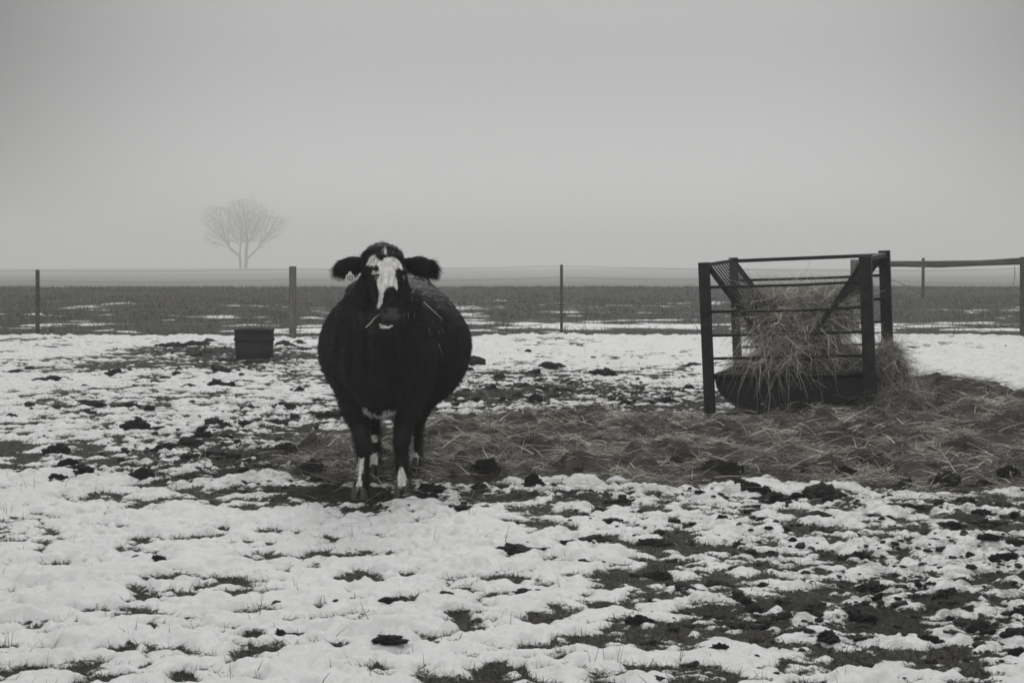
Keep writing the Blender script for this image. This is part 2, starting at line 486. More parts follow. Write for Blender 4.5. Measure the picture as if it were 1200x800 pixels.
# ------------------------------------------------------------------ haze
def build_haze():
    b = MB(); b.box((-950, -60, -2.5), (950, 1650, 32))
    m = bpy.data.materials.new('fog'); m.use_nodes = True
    nt = m.node_tree; nt.nodes.clear()
    o = nt.nodes.new('ShaderNodeOutputMaterial'); v = nt.nodes.new('ShaderNodeVolumePrincipled')
    v.inputs['Color'].default_value = (.97, .97, .965, 1)
    v.inputs['Density'].default_value = HAZE_DENSITY
    v.inputs['Anisotropy'].default_value = .3
    nt.links.new(v.outputs[0], o.inputs['Volume'])
    h = b.build('haze', m); tag(h, kind='stuff')
    return h
build_haze()

# ------------------------------------------------------------------ strands (hay, grass)
def ribbons(P0, width, side, taper=True):
    """P0 (n,k,3) curve points -> verts, faces. width (n,), side (n,3)"""
    n, k, _ = P0.shape
    w = np.linspace(1, .25, k)[None, :, None] if taper else np.ones((1, k, 1))
    off = side[:, None, :]*width[:, None, None]*.5*w
    V = np.stack([P0-off, P0+off], 2).reshape(-1, 3)
    base = (np.arange(n)*k*2)[:, None] + (np.arange(k-1)*2)[None]
    F = np.stack([base, base+1, base+3, base+2], -1).reshape(-1, 4)
    return V, F
def strands(name, P0, D, length, bend, width, tone, m, k=4, jit=.0, parent=None):
    """P0 start points, D unit directions, bend (n,3) added quadratically"""
    n = len(P0)
    t = np.linspace(0, 1, k)[None, :, None]
    C = P0[:, None] + D[:, None]*length[:, None, None]*t + bend[:, None]*(length[:, None, None])*t*t
    if jit: C = C + rng.normal(0, jit, C.shape)*length[:, None, None]*(t > 0)
    rv = rng.normal(size=(n, 3)); s = np.cross(D, rv); s /= np.linalg.norm(s, axis=1)[:, None]+1e-9
    V, F = ribbons(C, width, s)
    me = np_mesh(name, V, F, {'tone': np.repeat(tone, k*2)})
    return link(name, me, m, parent, smooth=False)

def straw_tone(n):
    return np.clip(rng.lognormal(-.55, .55, n), .12, 2.0)

def hay_bedding():
    lo = HAYPOLY.min(0)-.5; hi = HAYPOLY.max(0)+.5
    hi[0] = min(hi[0], 6.2)
    n = 420000
    x = rng.uniform(lo[0], hi[0], n); y = rng.uniform(lo[1], hi[1], n)
    z, s, mud, hay, dirt = terrain(x, y)
    clump = fbm(x/.35, y/.35, 2, 120)
    keep = rng.random(n) < hay*(.52 + 1.3*clump) + .05*np.clip(1+polydist(x, y, HAYPOLY)/1.1, 0, 1)*(clump > -.1)
    near = rng.random(n) < np.where(y < 13, 1, .75)
    keep &= near
    x, y, z = x[keep], y[keep], z[keep]; n = len(x)
    a = rng.uniform(0, 2*math.pi, n); el = np.abs(rng.normal(.12, .34, n)) - .06
    D = np.stack([np.cos(a)*np.cos(el), np.sin(a)*np.cos(el), np.sin(el)], 1)
    ln = rng.uniform(.04, .15, n)*rng.choice([.6, 1, 1.4], n)
    P0 = np.stack([x, y, z + rng.uniform(-.004, .03, n)], 1)
    bend = rng.normal(0, .13, (n, 3)); bend[:, 2] = -np.abs(rng.normal(0, .12, n)) - np.sin(el)*.3
    wd = rng.uniform(.0025, .0058, n)
    # dark gaps painted in by clump tone, next to pale loose straws
    tone = straw_tone(n)*np.clip(.72+1.5*fbm(x/.38, y/.38, 2, 130), .12, 1.5)
    pale = rng.random(n) < .014
    wd[pale] *= 1.15; tone[pale] = rng.uniform(1.0, 1.9, pale.sum()); ln[pale] *= 1.35; D[pale, 2] += .2; P0[pale, 2] += .02
    o = strands('hay_bedding', P0, D, ln, bend, wd, tone, M_hay)
    tag(o, kind='stuff')
    o['label'] = 'trampled hay spread over the snow around the feeder'
    o['category'] = 'hay'
hay_bedding()

def grass():
    # short blades in the holes of the near snow and a few poking through it
    n = 700000
    # density even per area near, thinning with distance
    y = 4.6 + (34-4.6)*rng.random(n)**1.5
    x = rng.uniform(-1, 1, n)*(.33*y + .6)
    z, s, mud, hay, dirt = terrain(x, y)
    p = sstep(.10, -.06, s)*(1-hay)*(1-.9*np.clip(mud*1.3, 0, 1))*.55*np.clip(9/y, .2, 1)**.6 + .0035*(s > .1)*(mud < .2)*(fbm(x/.5, y/.5, 2, 140) > .12)
    keep = rng.random(n) < p
    x, y, z, s = x[keep], y[keep], z[keep], s[keep]; n = len(x)
    a = rng.uniform(0, 2*math.pi, n); tilt = np.abs(rng.normal(.35, .35, n))
    D = np.stack([np.cos(a)*np.sin(tilt), np.sin(a)*np.sin(tilt), np.cos(tilt)], 1)
    ln = np.where(s > .1, rng.uniform(.04, .11, n), rng.uniform(.015, .05, n))
    bend = np.stack([np.cos(a), np.sin(a), -.6*np.ones(n)], 1)*rng.uniform(0, .5, n)[:, None]
    wd = rng.uniform(.0018, .004, n)*np.clip(y/10, 1, 2.2)
    tone = np.clip(rng.lognormal(-.4, .5, n), .2, 1.6)
    o = strands('grass', np.stack([x, y, z-.004], 1), D, ln, bend, wd, tone, M_grass, k=3)
    tag(o, kind='stuff')
    # far field: dead weeds and stubble
    n = 150000
    y = 33.4 + (108-33.4)*rng.random(n)**1.1
    x = rng.uniform(-1, 1, n)*(.36*y + 2)
    z, s, mud, hay, dirt = terrain(x, y)
    cl = fbm(x/1.4, y/1.4, 3, 150)
    strip = np.exp(-((y-34.0)/.7)**2)
    keep = rng.random(n) < np.clip(sstep(.1, -.1, s)*(.45+cl)+strip, 0, 1)
    x, y, z, cl = x[keep], y[keep], z[keep], cl[keep]; n = len(x)
    a = rng.uniform(0, 2*math.pi, n); tilt = np.abs(rng.normal(.3, .35, n))
    D = np.stack([np.cos(a)*np.sin(tilt), np.sin(a)*np.sin(tilt), np.cos(tilt)], 1)
    ln = rng.uniform(.05, .20, n)*(1+.8*np.clip(cl, 0, 1)); ln[y < 36] *= .55
    bend = np.stack([np.cos(a), np.sin(a), -.6*np.ones(n)], 1)*rng.uniform(0, .5, n)[:, None]
    wd = rng.uniform(.008, .022, n)*(y/45)
    tone = np.clip(rng.lognormal(-.25, .5, n), .25, 1.9)
    o = strands('stubble', np.stack([x, y, z-.01], 1), D, ln, bend, wd, tone, M_grass, k=3)
    tag(o, kind='stuff')
grass()

# tall dry stems that stand out of the foreground snow: (px, py of the foot, height px)
def stems():
    spots = [(303, 728, 40), (297, 726, 30), (308, 722, 34), (320, 700, 12), (435, 748, 36), (426, 745, 20), (435, 798, 22), (16, 702, 14), (13, 767, 16), (10, 792, 18), (148, 752, 26), (155, 748, 20), (127, 742, 24),
             (130, 765, 20), (124, 795, 26), (42, 690, 18), (47, 640, 22), (95, 664, 14), (180, 717, 12), (345, 702, 14), (356, 704, 16), (415, 642, 22), (412, 636, 16), (8, 606, 12), (690, 780, 22), (719, 778, 30), (723, 775, 24),
             (636, 782, 20), (600, 742, 26), (585, 727, 14), (505, 795, 26), (300, 795, 22), (384, 790, 12), (508, 640, 14), (795, 775, 26), (268, 800, 26), (770, 640, 12), (552, 612, 12), (36, 580, 22), (40, 578, 16), (925, 610, 12), (1078, 770, 20), (985, 800, 24), (1015, 640, 12), (905, 400, 10), (1030, 470, 14)]
    pts = []; D = []; ln = []
    for px, py, h in spots:
        x, y = P(px, py); z = float(ground_z(x, y)[0])
        for q in range(random.choice((1, 1, 2, 3))):
            a = random.uniform(0, 6.28); t = abs(random.gauss(.25, .25))
            pts.append((x+random.gauss(0, .012), y+random.gauss(0, .012), z-.01)); D.append((math.cos(a)*math.sin(t), math.sin(a)*math.sin(t), math.cos(t)))
            ln.append(h/2000*y*random.uniform(.6, 1.15)+.01)
    n = len(pts); P0 = np.array(pts); D = np.array(D); ln = np.array(ln)
    o = strands('dry_grass_stems', P0, D, ln, rng.normal(0, .12, (n, 3)), np.full(n, .0036), rng.uniform(.8, 1.6, n), M_grass, k=5, jit=.01)
    tag(o, kind='stuff')
stems()

# ------------------------------------------------------------------ mud clods
def clod_mesh(i):
    import bmesh
    bm = bmesh.new(); bmesh.ops.create_icosphere(bm, subdivisions=4, radius=1)
    r = np.random.default_rng(50+i); o = r.uniform(0, 50, 3)
    ph = r.uniform(0, 6.28, 3)
    for v in bm.verts:
        p = v.co.normalized()
        a = float(perlin(p.x*1.1+o[0], p.y*1.1+p.z*.9+o[1], i))*.26
        b = float(perlin(p.x*3+o[1], p.y*3+p.z*3+o[2], i+9))*.34 + float(perlin(p.z*3.3+o[1]+p.x*2, p.y*3+o[0], i+4))*.16
        c = float(perlin(p.x*8+p.z*6+o[2], p.y*8-p.z*5+o[0], i+20))*.18 + float(perlin(p.x*17-p.z*11, p.y*16+o[1], i+33))*.09
        k = 1 + a + b + c
        v.co = Vector((p.x*k*.5, p.y*k*.42, k*math.copysign(abs(p.z)**.85, p.z)*.42*(1 if p.z > 0 else .35)))
        if p.z > 0 and i % 3 == 0: v.co.z *= .75 + .25*math.cos(p.x*3+ph[0])
    me = bpy.data.meshes.new('mud_clod'); bm.to_mesh(me); bm.free()
    me.materials.append(M_mud)
    me.polygons.foreach_set('use_smooth', np.ones(len(me.polygons), dtype=bool))
    return me
CL = [clod_mesh(i) for i in range(12)]
CLODS = """20,440,18,6 31,441,20,7 62,440,12,4 113,439,12,5 135,444,18,8 68,452,24,9 47,453,14,5 164,458,17,9 193,445,10,4 207,443,8,6 262,457,22,13 220,458,22,7 263,440,30,11
340,462,9,9 350,463,12,9 97,472,14,5 108,478,24,9 103,487,16,6 150,480,26,6 280,471,9,7 288,481,14,6 333,484,26,11 160,510,28,13 185,505,22,7 207,500,18,5 250,501,22,10 287,500,14,8 323,498,30,9
350,494,20,9 385,494,26,11 68,535,26,12 192,533,22,14 222,526,26,12 257,543,56,16 93,559,28,10 118,537,14,6 167,566,25,20 67,571,14,8 227,569,26,12 267,562,50,15 310,555,22,12 335,538,28,12
367,562,34,20 48,500,20,5 553,433,24,13 647,433,24,9 708,443,24,13 623,440,22,8 630,449,14,7 587,446,20,8 600,422,10,4 747,441,14,5 813,432,18,6 633,460,14,7 558,476,18,9 593,472,12,7 613,470,12,7
629,475,16,10 533,468,26,8 577,458,10,7 693,462,26,8 747,461,18,7 800,465,14,8 540,480,18,6 727,449,10,5 570,565,26,15 627,577,22,16 560,575,20,10 505,578,32,12 500,588,24,6 533,601,24,7
722,593,22,15 735,594,14,7 790,556,22,13 847,566,36,18 677,562,14,8 877,560,18,10 532,565,8,8 689,610,12,8 702,604,15,6 716,617,20,11 606,616,15,6 684,637,40,13 664,644,26,9 690,643,20,7 617,654,46,14
764,639,34,9 771,680,28,12 800,693,24,8 840,689,30,11 707,714,22,6 749,733,28,13 764,755,20,7 764,711,10,6 752,662,7,5 622,701,30,8 904,590,52,15 968,585,48,18 938,586,18,8 960,609,28,8 966,625,22,8
900,626,9,4 1005,656,34,12 864,702,12,8 1109,577,30,19 1070,600,22,9 1114,618,32,11 1145,617,22,12 1103,598,14,7 1178,664,34,15 1122,658,20,8 1158,645,22,8 1187,644,20,7 1028,706,12,11 1088,691,8,9
1119,684,22,11 1197,730,34,22 1087,755,28,11 1054,577,28,19 1150,575,26,12 182,661,21,8 161,658,10,3 457,716,22,9 334,750,20,14 455,766,34,9 522,710,14,5 1025,560,26,12 990,566,22,10 940,562,20,9 1180,573,22,13
230,408,24,9 205,411,22,9 250,403,20,7 190,409,16,6 252,416,26,7 335,408,22,8 352,406,16,7 362,414,20,6 225,418,24,6 262,424,20,6 300,427,26,6 1000,722,18,7 985,716,24,8 1015,728,22,7 918,730,22,6 900,734,16,6
1078,625,16,7 1130,592,20,8 1040,612,14,6 1095,640,16,6 1165,618,14,7 930,640,10,5 880,600,14,5 820,590,12,5 865,575,16,7""".split()
BIG = {   # labels for the lumps one can pick out
    (167, 566): 'tall rounded black mud lump alone in the snow left of the cow',
    (257, 543): 'long low mud mound left of the cow, upper of the two largest',
    (267, 562): 'wide dark mud mound left of the cow, lower of the two largest',
    (160, 510): 'domed brown mud lump on open snow in the left middle of the field',
    (262, 457): 'pointed mud lump on snow below the rubber tub',
    (334, 750): 'small black clod beside a bare grass hole near the bottom left',
    (182, 661): 'small rounded black clod alone on clean foreground snow at left',
    (457, 716): 'small dark clod on clean snow below the cow',
    (455, 766): 'flat crumbly dark clod nearest the camera, bottom centre left',
    (722, 593): 'tall peaked black clod on snow below the hay at centre',
    (617, 654): 'broad grey brown clod half in snow right of centre bottom',
    (684, 637): 'wide dark clod behind another flat one, centre foreground',
    (904, 590): 'long domed dark clod on snow below the feeder',
    (968, 585): 'largest domed dark clod, just right of the long one below the feeder',
    (847, 566): 'black clod pair at the hay edge below the trough',
    (1109, 577): 'tall black clod at the lower right edge of the hay',
    (1197, 730): 'large black clod cut by the right edge of the picture',
    (1178, 664): 'wide dark clod near the right edge of the trampled snow',
    (1005, 656): 'flat ragged clod in the middle of the trampled snow at right',
    (708, 443): 'rounded clod on snow between cow and feeder, farthest right of the large ones',
    (553, 433): 'broad clod just right of the cow belly',
    (749, 733): 'pointed grassy clod in the centre right foreground',
    (68, 535): 'jagged clod on snow at far left, lower of the scattered ones',
}
def add_clod(x, y, w, h, label, group, ang):
    o = bpy.data.objects.new('mud_clod', random.choice(CL))
    SC.collection.objects.link(o)
    o.location = (x, y, float(ground_z(x, y)[0]) - h*.12)
    o.rotation_euler = (0, 0, ang)
    w *= 1.12
    o.scale = (w, w*random.uniform(.7, 1.0), h*1.95)
    tag(o, label, 'mud clod', group)
nclod = 0
def zone(x, y):
    r = x/y
    if y > 20 and -.22 < r < -.11: return 'dark churned mud clod lying around the black rubber tub', 'mud clods around the tub'
    if r < -.08 and y > 12: return 'dark mud clod scattered on the snow left of the cow', 'mud clods left of the cow'
    if y > 14: return 'dark mud clod on patchy snow between cow and feeder', 'mud clods between the cow and the feeder'
    if r > .13: return 'dark mud clod on the trampled dirty snow at lower right', 'mud clods on the trampled snow'
    if y > 9.3: return 'dark mud clod along the edge of the spread hay', 'mud clods along the hay edge'
    return 'small dark clod on the clean foreground snow', 'mud clods on the foreground snow'
for c in CLODS:
    px, py, w, h = map(float, c.split(','))
    x, y = P(px, py-h*.25)
    lb, gp = zone(x, y)
    lb = BIG.get((int(px), int(py)), lb)
    add_clod(x, y, w*y/2000*1.05, h*y/2000*.85, lb, gp, random.choice((0, math.pi))+random.uniform(-.35, .35))
    nclod += 1
tries = 0
while nclod < 285 and tries < 6000:
    tries += 1
    zsel = random.random()
    if zsel < .45: px, py = random.uniform(-40, 400), random.uniform(420, 570)
    elif zsel < .72: px, py = random.uniform(520, 830), random.uniform(412, 480)
    else: px, py = random.uniform(800, 1230), random.uniform(575, 770)
    x, y = P(px, py)
    t = terrain(np.array([x]), np.array([y]))
    if t[3][0] > .3: continue
    if random.random() > .25 + .9*t[2][0]: continue
    w = random.uniform(.05, .13)*(1 if random.random() < .8 else 1.5)*(.75 if y < 10 else 1)
    lb, gp = zone(x, y)
    add_clod(x, y, w, w*random.uniform(.25, .5), lb, gp, random.uniform(0, 6.28))
    nclod += 1
# crumbs of mud nobody could count
def crumbs():
    n = 26000
    y = 5.2 + 24*rng.random(n)**1.3; x = rng.uniform(-1, 1, n)*(.33*y+.5)
    z, s, mud, hay, dirt = terrain(x, y)
    keep = rng.random(n) < np.clip(mud*.75 + .10*dirt + .02*(y > 11), 0, .8)*(1-.7*hay)
    x, y, z = x[keep], y[keep], z[keep]; n = len(x)
    r = np.clip(rng.lognormal(-4.5, .5, n), .004, .026)
    g_ = (1+5**.5)/2
    base = np.array([(-1,g_,0),(1,g_,0),(-1,-g_,0),(1,-g_,0),(0,-1,g_),(0,1,g_),(0,-1,-g_),(0,1,-g_),(g_,0,-1),(g_,0,1),(-g_,0,-1),(-g_,0,1)], float)/1.9
    tri = np.array([(0,11,5),(0,5,1),(0,1,7),(0,7,10),(0,10,11),(1,5,9),(5,11,4),(11,10,2),(10,7,6),(7,1,8),(3,9,4),(3,4,2),(3,2,6),(3,6,8),(3,8,9),(4,9,5),(2,4,11),(6,2,10),(8,6,7),(9,8,1)])
    a = rng.uniform(0, 6.28, n)
    B = base[None]*(1+rng.uniform(-.45, .45, (n, 12, 1)))
    X = B[..., 0]*np.cos(a)[:, None]-B[..., 1]*np.sin(a)[:, None]; Y = B[..., 0]*np.sin(a)[:, None]+B[..., 1]*np.cos(a)[:, None]
    V = np.stack([x[:, None]+X*r[:, None]*1.2, y[:, None]+Y*r[:, None]*1.2, z[:, None]+(B[..., 2]*.62+.1)*r[:, None]], -1).reshape(-1, 3)
    F = (np.arange(n)*12)[:, None, None] + tri[None]
    me = np_mesh('mud_crumbs', V, F.reshape(-1, 3))
    o = link('mud_crumbs', me, M_mud, smooth=False); tag(o, kind='stuff')
crumbs()

# ------------------------------------------------------------------ rubber tub
def tub():
    x, y = P(294.5, 421)
    z = float(ground_z(x, y+.3)[0])
    t = empty('rubber_tub', (x, y+.3, 0.0))
    tag(t, 'round black rubber tub standing in churned mud left of the cow', 'tub')
    sc = (y+.3)/2000
    R0 = 23.3*sc; H = 34.5*sc
    def lathe(prof, n=40):
        b = MB(); v = []; f = []
        for r, h in prof:
            for k in range(n):
                a = 2*math.pi*k/n; v.append((r*math.cos(a), r*math.sin(a), h))
        for i in range(len(prof)-1):
            for k in range(n): f.append((i*n+k, i*n+(k+1) % n, (i+1)*n+(k+1) % n, (i+1)*n+k))
        b.add(v, f); return b
    b = lathe([(.0, -.02), (R0*.935, -.02), (R0*.945, .02), (R0*.97, H*.66), (R0*.90, H*.66), (R0*.88, .04), (0, .04)])
    b.build('wall', M_rubber, t, True)
    b = lathe([(R0*.96, H*.60), (R0*1.03, H*.61), (R0*1.04, H*.66), (R0*.985, H*.70), (R0*.985, H*.93), (R0*1.02, H*.95), (R0*1.02, H*.995), (R0*.985, H), (R0*.94, H*.99), (R0*.92, H*.62), (R0*.96, H*.60)])
    b.build('rim', M_rubber, t, True)
tub()

# ------------------------------------------------------------------ fence
def fence():
    f = empty('wire_fence', (0, 33, 0))
    tag(f, 'long wire fence with wooden and metal posts and a wooden rail behind the pasture', 'fence')
    def loc(p): return (p[0], p[1]-33, p[2])
    def post(px, d, top, wpx, m, label, square=False, lean=0.0):
        T = at(px+lean, top, d); B = at(px, 400, d)
        w = wpx*d/2000/2
        b = MB()
        if square:
            b.tube([loc((B[0], d, -.2)), loc((T[0], d, T[2]-.01)), loc(T)], [w*1.05, w, w*.9], 14)
        else:
            b.tube([loc((B[0], d, -.2)), loc((T[0], d, T[2]-.02)), loc(T)], [w, w, w*.85], 8)
        o = b.build('post', m, f, True, .004)
        o['label'] = label
        return T
    D = {44: 33.8, 343: 32.6, 658: 34.6, 1002: 33.6, 1198: 33.0}
    post(44, D[44], 316, 5.0, M_woodd, 'thin dark post at far left')
    post(343, D[343], 312, 8.6, M_wood, 'thick weathered wooden post left of the cow', True)
    post(658, D[658], 310, 3.6, M_tpost, 'thin metal post right of the cow')
    post(1002, D[1002], 304, 11, M_wood, 'thick pale wooden brace post behind the feeder', True)
    post(1199.5, D[1198], 301, 8.5, M_woodd, 'dark wooden brace post at the right edge', True)
    b = MB()
    pts = [loc(at(px, py, 33.5-.15)) for px, py in ((1003, 310.6), (1050, 309.2), (1100, 309.6), (1150, 308.2), (1198, 306.0))]
    b.tube(pts, [.066, .060, .070, .058, .072], 10)
    b.build('rail', M_rail, f, True)
    # T-post caps with clips on the thin posts
    xs = [(-260, 33.6, 318, 329.5), (44, 33.8, 317, 329), (343, 32.6, 315.5, 327.5), (658, 34.6, 311.8, 325), (1002, 33.6, 317, 326), (1198, 33.0, 314.5, 332), (1500, 33.2, 312, 330)]
    for row in range(2):
        b = MB(); pts = []
        for i in range(len(xs)-1):
            A = at(xs[i][0], xs[i][2+row], xs[i][1]-.05); B = at(xs[i+1][0], xs[i+1][2+row], xs[i+1][1]-.05)
            for k in range(10):
                t = k/10; p = A*(1-t)+B*t; p[2] -= .05*4*t*(1-t)*(.4+row*.4); pts.append(loc(p))
        pts.append(loc(at(*xs[-1][:1], xs[-1][2+row], xs[-1][1]-.05)))
        b.tube(pts, .0034, 5)
        b.build('wire', M_wire, f, True)
    for h, r in ((.85, .003), (.55, .003), (.28, .003)):
        b = MB(); pts = []
        for i in range(len(xs)-1):
            A = at(xs[i][0], 312, xs[i][1]-.05); B = at(xs[i+1][0], 312, xs[i+1][1]-.05)
            for k in range(8):
                t = k/8; p = A*(1-t)+B*t; pts.append(loc((p[0], p[1], h - .03*4*t*(1-t))))
        b.tube(pts, r, 4); b.build('wire', M_wire, f, True)
    # slack brace wire and a dangling tie
    b = MB(); b.tube([loc(at(1010, 322, 33.4)), loc(at(1048, 328.5, 33.4)), loc(at(1066, 336, 33.4)), loc(at(1083, 343, 33.4))], .007, 5)
    o = b.build('brace_wire', M_wire, f, True)
    b = MB(); b.tube([loc(at(1189, 312, 32.9)), loc(at(1189.5, 322, 32.9)), loc(at(1187.5, 335, 32.9)), loc(at(1188, 348, 32.9))], .008, 5)
    b.build('tie_wire', M_wire, f, True)
    # post of a further fence line
    T = at(1082, 303, 72); b = MB(); z0 = float(ground_z(T[0], 72)[0])
    p = empty('fence_post', (T[0], 72, z0))
    b.tube([(0, 0, -.3), (0, 0, T[2]-z0-.03), (0, 0, T[2]-z0)], [.068, .066, .055], 10)
    b.build('shaft', M_woodd, p, True)
    b = MB(); b.tube([(0, 0, T[2]-z0-.002), (0, 0, T[2]-z0+.03)], [.075, .06], 10); b.build('cap', M_woodd, p, True)
    tag(p, 'lone dark post out in the stubble field, seen under the wooden rail', 'fence post')
fence()

# ------------------------------------------------------------------ far tree
def tree():
    D = 620.0
    base = at(285, 316.0, D); gz = float(ground_z(base[0], D)[0])
    t = empty('bare_tree', (base[0], D, gz))
    tag(t, 'large bare tree with twin trunks fading into the fog', 'tree')
    r = np.random.default_rng(12)
    H = at(285, 231, D)[2] - gz; RX = 51/2000*D
    # points the twigs grow towards: a broad rounded crown, a little ragged
    n = 5200
    q = r.normal(size=(n, 3)); q /= np.linalg.norm(q, axis=1)[:, None]; q *= (r.random(n)**.42)[:, None]
    lob = 1 + .10*np.sin(np.arctan2(q[:, 2], q[:, 0])*5+1) + .05*np.sin(np.arctan2(q[:, 2], q[:, 0])*11)
    cz = H*.60
    pts = np.stack([q[:, 0]*RX*lob*.97, q[:, 1]*RX*.9, cz + q[:, 2]*lob*np.where(q[:, 2] > 0, H*.39, H*.40)], 1)
    keep = (pts[:, 2] > H*.17) & ~((np.abs(pts[:, 0]) < RX*.55) & (pts[:, 2] < H*.36))
    pts = pts[keep]
    # space colonisation
    pos = []; par = []
    def chain(p, d, k, parent, step=.7):
        for i in range(k):
            pos.append(p.copy()); par.append(parent); parent = len(pos)-1
            p = p + d*step + r.normal(0, .05, 3); d = d + r.normal(0, .03, 3); d /= np.linalg.norm(d)
        return parent
    a = chain(np.array((-.95, 0, -.4)), np.array((-.03, .02, 1.)), 13, -1)
    b = chain(np.array((.85, 0, -.4)), np.array((.03, -.02, 1.)), 16, -1)
    d1 = np.array((.72, -.1, .70)); chain(pos[13+5].copy(), d1/np.linalg.norm(d1), 9, 13+5)
    d2 = np.array((-.78, .1, .55)); chain(pos[7].copy(), d2/np.linalg.norm(d2), 8, 7)
    P_ = np.array(pos); step = .62
    alive = np.ones(len(pts), bool); near = np.full(len(pts), 0); dist = np.full(len(pts), 1e9)
    def upd(new0):
        for j in range(new0, len(pos)):
            dd = np.linalg.norm(pts-pos[j], axis=1); m = dd < dist
            dist[m] = dd[m]; near[m] = j
    upd(0)
    for it in range(90):
        if not alive.any(): break
        idx = np.where(alive)[0]; nn = near[idx]; v = pts[idx]-np.array(pos)[nn]; v /= np.linalg.norm(v, axis=1)[:, None]+1e-9
        n0 = len(pos)
        order = np.argsort(nn, kind='stable'); nn_s = nn[order]; v_s = v[order]
        st = np.flatnonzero(np.r_[True, nn_s[1:] != nn_s[:-1]]); en = np.r_[st[1:], len(nn_s)]
        for s0, e0 in zip(st, en):
            j = int(nn_s[s0]); d = v_s[s0:e0].sum(0) + r.normal(0, .12, 3); L_ = np.linalg.norm(d)
            if L_ < 1e-3: continue
            pos.append(pos[j]+d/L_*step); par.append(j)
        if len(pos) > 16000: break
        upd(n0)
        alive &= dist > .75
    n = len(pos); kids = [[] for _ in range(n)]
    for i, p in enumerate(par):
        if p >= 0: kids[p].append(i)
    rad = np.zeros(n)
    for i in range(n-1, -1, -1):
        rad[i] = max(.028, sum(rad[k]**2.35 for k in kids[i])**(1/2.35)) if kids[i] else .026
    s_ = .50/rad[0]
    trunks = {}; crown = MB(); root = [0]*n
    for i in range(n):
        p = par[i]
        root[i] = i if p < 0 else root[p]
        if p < 0: trunks[i] = MB(); continue
        trunk = trunks[root[i]]
        r1, r0 = rad[i], rad[p]
        r1 = r1*s_ if r1*s_ > .05 else max(r1*.8, .022); r0 = r0*s_ if r0*s_ > .05 else max(r0*.8, .022)
        r0 = min(r0, r1*1.35)
        big = r1 > .13
        (trunk if big else crown).tube([tuple(pos[p]), tuple(pos[i])], [r0, r1], 7 if big else 3, cap=False)
    # last fine twigs
    tips = [i for i in range(n) if not kids[i]]
    for i in tips:
        for k in range(3):
            d = np.array(pos[i])-np.array(pos[par[i]]); d = d/np.linalg.norm(d)+r.normal(0, .55, 3)
            crown.tube([tuple(pos[i]), tuple(pos[i]+d*r.uniform(.4, 1.0))], [.020, .012], 3, cap=False)
    for tm in trunks.values(): tm.build('trunk', M_bark, t, True)
    crown.build('crown', M_bark, t, True)
tree()

